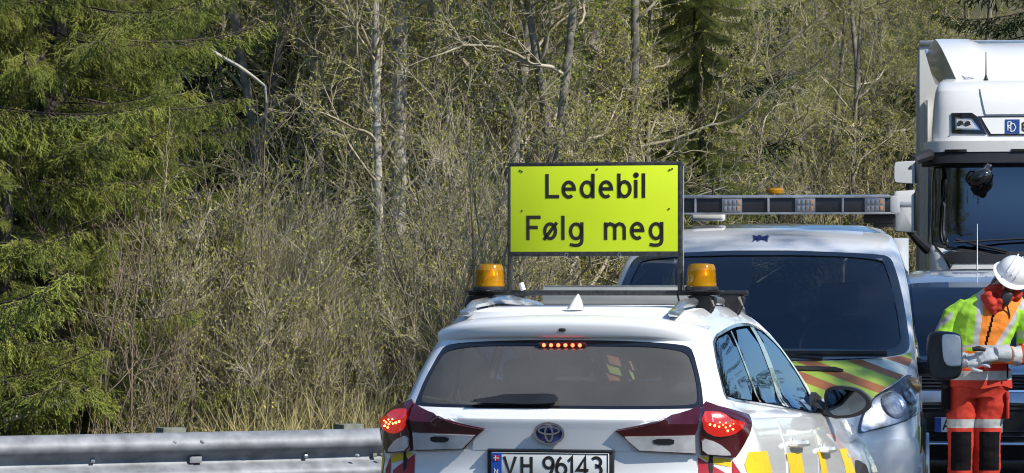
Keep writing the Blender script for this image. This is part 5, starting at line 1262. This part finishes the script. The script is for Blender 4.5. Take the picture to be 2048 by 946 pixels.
g_ = 'bare budding trees in the thicket'; gl = 'bare grey tree with pale budding twigs, one of many alike in the thicket'
tl_ = []; k = 0
for px, y, v in ((1045, 26.5, 1), (1110, 28, 1), (1180, 27, 3), (1235, 28.5, 1), (960, 27.5, 3), (560, 28, 3), (630, 31, 2), (470, 29, 3), (740, 33, 2), (905, 30, 2), (980, 34, 1), (1060, 33, 2), (1190, 34, 3), (1250, 31, 2), (1310, 36, 1), (500, 34, 2), (660, 36, 3), (1150, 38, 1), (850, 37, 3),
                 (1430, 36, 2), (1475, 39, 3), (1440, 44, 1), (1500, 46, 2), (1540, 50, 1), (1560, 46, 3), (1590, 52, 2), (1610, 47, 1), (1640, 50, 3), (1665, 46, 2), (1690, 53, 1), (1710, 48, 3), (1735, 51, 2), (1755, 47, 1), (1780, 52, 3), (1800, 48, 2), (1825, 50, 1), (1850, 54, 2), (1900, 52, 1), (1950, 55, 2), (2010, 53, 3), (1520, 55, 1), (1680, 57, 2), (1760, 58, 3), (1600, 58, 1)):
    tl_.append((px, tree(X(px, y), y, v, .85+.35*((k*37) % 10)/10, k*1.7, gl, g_))); k += 1
relabel(tl_, ((775, 'between the left spruces and the birches'), (1020, 'between the birches and the sign'), (1370, 'behind the yellow sign'), (1640, 'above the left half of the light bar'), (1850, 'between the light bar and the lorry'), (9999, 'behind the lorry roof')), '%s bare budding tree from the left %s')
# thin upright stems by the roadside and the low thicket
SV = [reg(shrub(41, 2.9, 14, 13, 9, 0, .17, .019, 4), ['browntwig'], ['twig', 'bud']), reg(shrub(42, 2.3, 16, 13, 9, 0, .30, .019, 4), ['bark'], ['twig', 'bud']), reg(shrub(43, 1.6, 22, 10, 8, 0, .38, .014, 3, .009), ['twig'], ['twig', 'bud'])]
g_ = 'bare shrubs behind the guardrail'; gl = 'bare pale stemmed shrub, one of many alike in the undergrowth behind the guardrail'
k = 0
sl_ = ([], [])
for px in range(300, 1000, 40):
    for j in range(2):
        y = 21.9+.5*(X(px, 21)+1.2)*.9+j*1.5+.5*((k*29) % 7)/7; y = max(y, 21.3)
        t = thing('shrub', gl, 'shrub', (X(px+(k*13) % 24, y), y, gz(X(px, y), y)-.05), k*2.1, g_); v = (0, 1, 2, 1, 2)[k % 5]
        s = (.72+.4*((k*31) % 11)/11)*(.72 if 640 < px < 900 else 1); t.scale = (s, s, s)
        for nm, me in zip(('stems', 'twigs'), SV[v]): o = bpy.data.objects.new(nm, me); COL.objects.link(o); o.parent = t
        k += 1; sl_[j].append((px, t))
for j, nm in enumerate(('front', 'second')): relabel(sl_[j], ((9999, 'in the %s row of undergrowth behind the guardrail' % nm),), '%s bare shrub from the left %s')
fl_ = []; g_ = 'bare shrubs far back in the thicket'; gl = 'bare shrub far back in the thicket between the trees'
for k, (px, y) in enumerate([(1040, 26), (1100, 27), (1170, 26.5), (1230, 28), (1290, 30), (1350, 31), (960, 26), (900, 25.5)]+[(1380+30*i, 45.5+((i*7) % 5)) for i in range(16)]):
    t = thing('shrub', gl, 'shrub', (X(px, y), y, gz(X(px, y), y)-.05), k*1.3, g_); t.scale = (1.25, 1.25, 1.25) if y > 40 else (.7, .7, .7)
    for nm, me in zip(('stems', 'twigs'), SV[k % 3]): o = bpy.data.objects.new(nm, me); COL.objects.link(o); o.parent = t
    fl_.append((px, t))
relabel(fl_, ((1375, 'low down behind the yellow sign'), (1600, 'behind the left half of the light bar'), (9999, 'between the light bar and the lorry')), '%s bare shrub from the left %s')
# tall thin saplings in front of the left spruces
for px, y, h, lab in ((172, 20.6, 2.4, 'thin bare sapling in front of the left spruces, leftmost of the upright saplings'), (262, 20.9, 3.2, 'thin bare sapling with reddish twigs in front of the left spruces'), (222, 21.0, 2.9, 'thin forked sapling between two others in front of the left spruces'), (455, 21.8, 3.4, 'slender grey sapling leaning right at the edge of the left spruces')):
    st, tw = shrub(int(px), h, 2, 9, 4, 0, .07, .014, 2, .011)
    for me, ms in ((st, ['browntwig']), (tw, ['browntwig', 'bud'])):
        for m in ms: me.materials.append(M[m])
    t = thing('sapling', lab, 'sapling', (X(px, y), y, gz(X(px, y), y)-.05), px*.1)
    for nm, me in (('stems', st), ('twigs', tw)): o = bpy.data.objects.new(nm, me); COL.objects.link(o); o.parent = t
# broken bleached branch hanging in the twigs, sticks on the ground
def stickobj(lab, pts, r0, r1):
    b = B(); b.tube([Vector(p) for p in pts], r0, 7, r2=r1); tag(b.done('fallen_branch', 'stick'), lab, 'branch')
def W(px, py, y): return (X(px, y), y, 1.54-(py-577)/7000*y)
stickobj('bleached broken branch hanging bent in the twigs right of the left spruces', [W(410, 95, 24), W(440, 112, 24), W(478, 133, 23.9), W(505, 152, 24), W(530, 172, 24), W(533, 205, 24), W(530, 236, 24.1)], .016, .006)
stickobj('pale fallen branch leaning in the undergrowth below the left spruces', [W(395, 830, 21.5), W(450, 785, 22), W(520, 730, 22.6), W(590, 660, 23.4)], .014, .006)
stickobj('long grey branch lying low behind the guardrail at the left', [W(10, 842, 20.3), W(95, 815, 20.6), W(190, 790, 20.9)], .016, .008)
# dry grass along the verge
rg = np.random.default_rng(5); n = 22000; xs_ = rg.uniform(-4.2, .6, n); yy = 20.75+.5*(xs_+1.0)+np.abs(rg.normal(0, 1.3, n))+.15
P = np.stack([xs_, yy, np.array([gz(a, c) for a, c in zip(xs_, yy)])-.03], 1); keep = rg.uniform(0, 1, n) < np.where(xs_ > -1.9, 1, .5); P = P[keep]; n = len(P)
D = np.stack([rg.normal(0, .35, n), rg.normal(0, .3, n), np.ones(n)], 1); g3 = grow(P, D, rg.uniform(.3, .85, n)*np.where(P[:, 0] > -1.6, 1.25, 1.), 3, .16, -.12, rg)
wv_ = nrm(np.cross(g3[:, -1]-g3[:, 0], rg.normal(0, 1, (n, 3))))[:, None]*(np.array([.0035, .0035, .0028, .0008])[None, :, None])
V = np.stack([g3-wv_, g3+wv_], 2).reshape(-1, 3); idx = np.arange(n*8).reshape(n, 4, 2)
Q = np.stack([idx[:, :-1, 0], idx[:, :-1, 1], idx[:, 1:, 1], idx[:, 1:, 0]], -1).reshape(-1, 4)
tag(link('dry_grass', mesh_np('dry_grass', V, Q), None, ['drygrass']), 'dry straw coloured grass along the foot of the guardrail', 'grass', kind='stuff')
# dark spruces filling the back of the wood
bl_ = []; k = 0
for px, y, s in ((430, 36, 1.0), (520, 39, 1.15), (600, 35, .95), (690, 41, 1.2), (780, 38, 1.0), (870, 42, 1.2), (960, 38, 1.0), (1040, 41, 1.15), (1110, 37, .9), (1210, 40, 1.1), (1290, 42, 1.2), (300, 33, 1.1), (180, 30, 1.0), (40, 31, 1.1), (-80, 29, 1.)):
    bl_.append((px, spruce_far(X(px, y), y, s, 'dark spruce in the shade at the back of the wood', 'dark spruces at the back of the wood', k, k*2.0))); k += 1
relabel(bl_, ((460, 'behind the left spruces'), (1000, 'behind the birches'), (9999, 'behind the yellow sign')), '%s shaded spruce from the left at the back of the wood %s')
# spruces along the other side of the road: out of view, they shade the van and the silver car and show in the panes
k = 0
for x, y, s in ((9.6, 15.3, 1.7), (10.5, 22.9, 1.7), (12.4, 40, 1.0), (15, 44, 1.2), (11.5, 50, 1.1), (18, 38, 1.2), (13, 58, 1.3), (20, 50, 1.4),
                (-6.5, -6, 1.7), (-8.5, -12, 1.9), (-5.6, -17, 1.7), (-10, -3, 1.6), (-7, -24, 1.9), (-12, -16, 2.0), (-5.5, -32, 1.9), (-14, -28, 2), (-9, 3, 1.3), (-11, 8, 1.3), (-12.5, 12, 1.4), (14, -40, 1.5), (20, -52, 1.6), (27, -45, 1.6)):
    spruce_far(x, y, s, 'spruce standing on the far side of the road', 'spruces on the far side of the road', k, k*1.4); k += 1
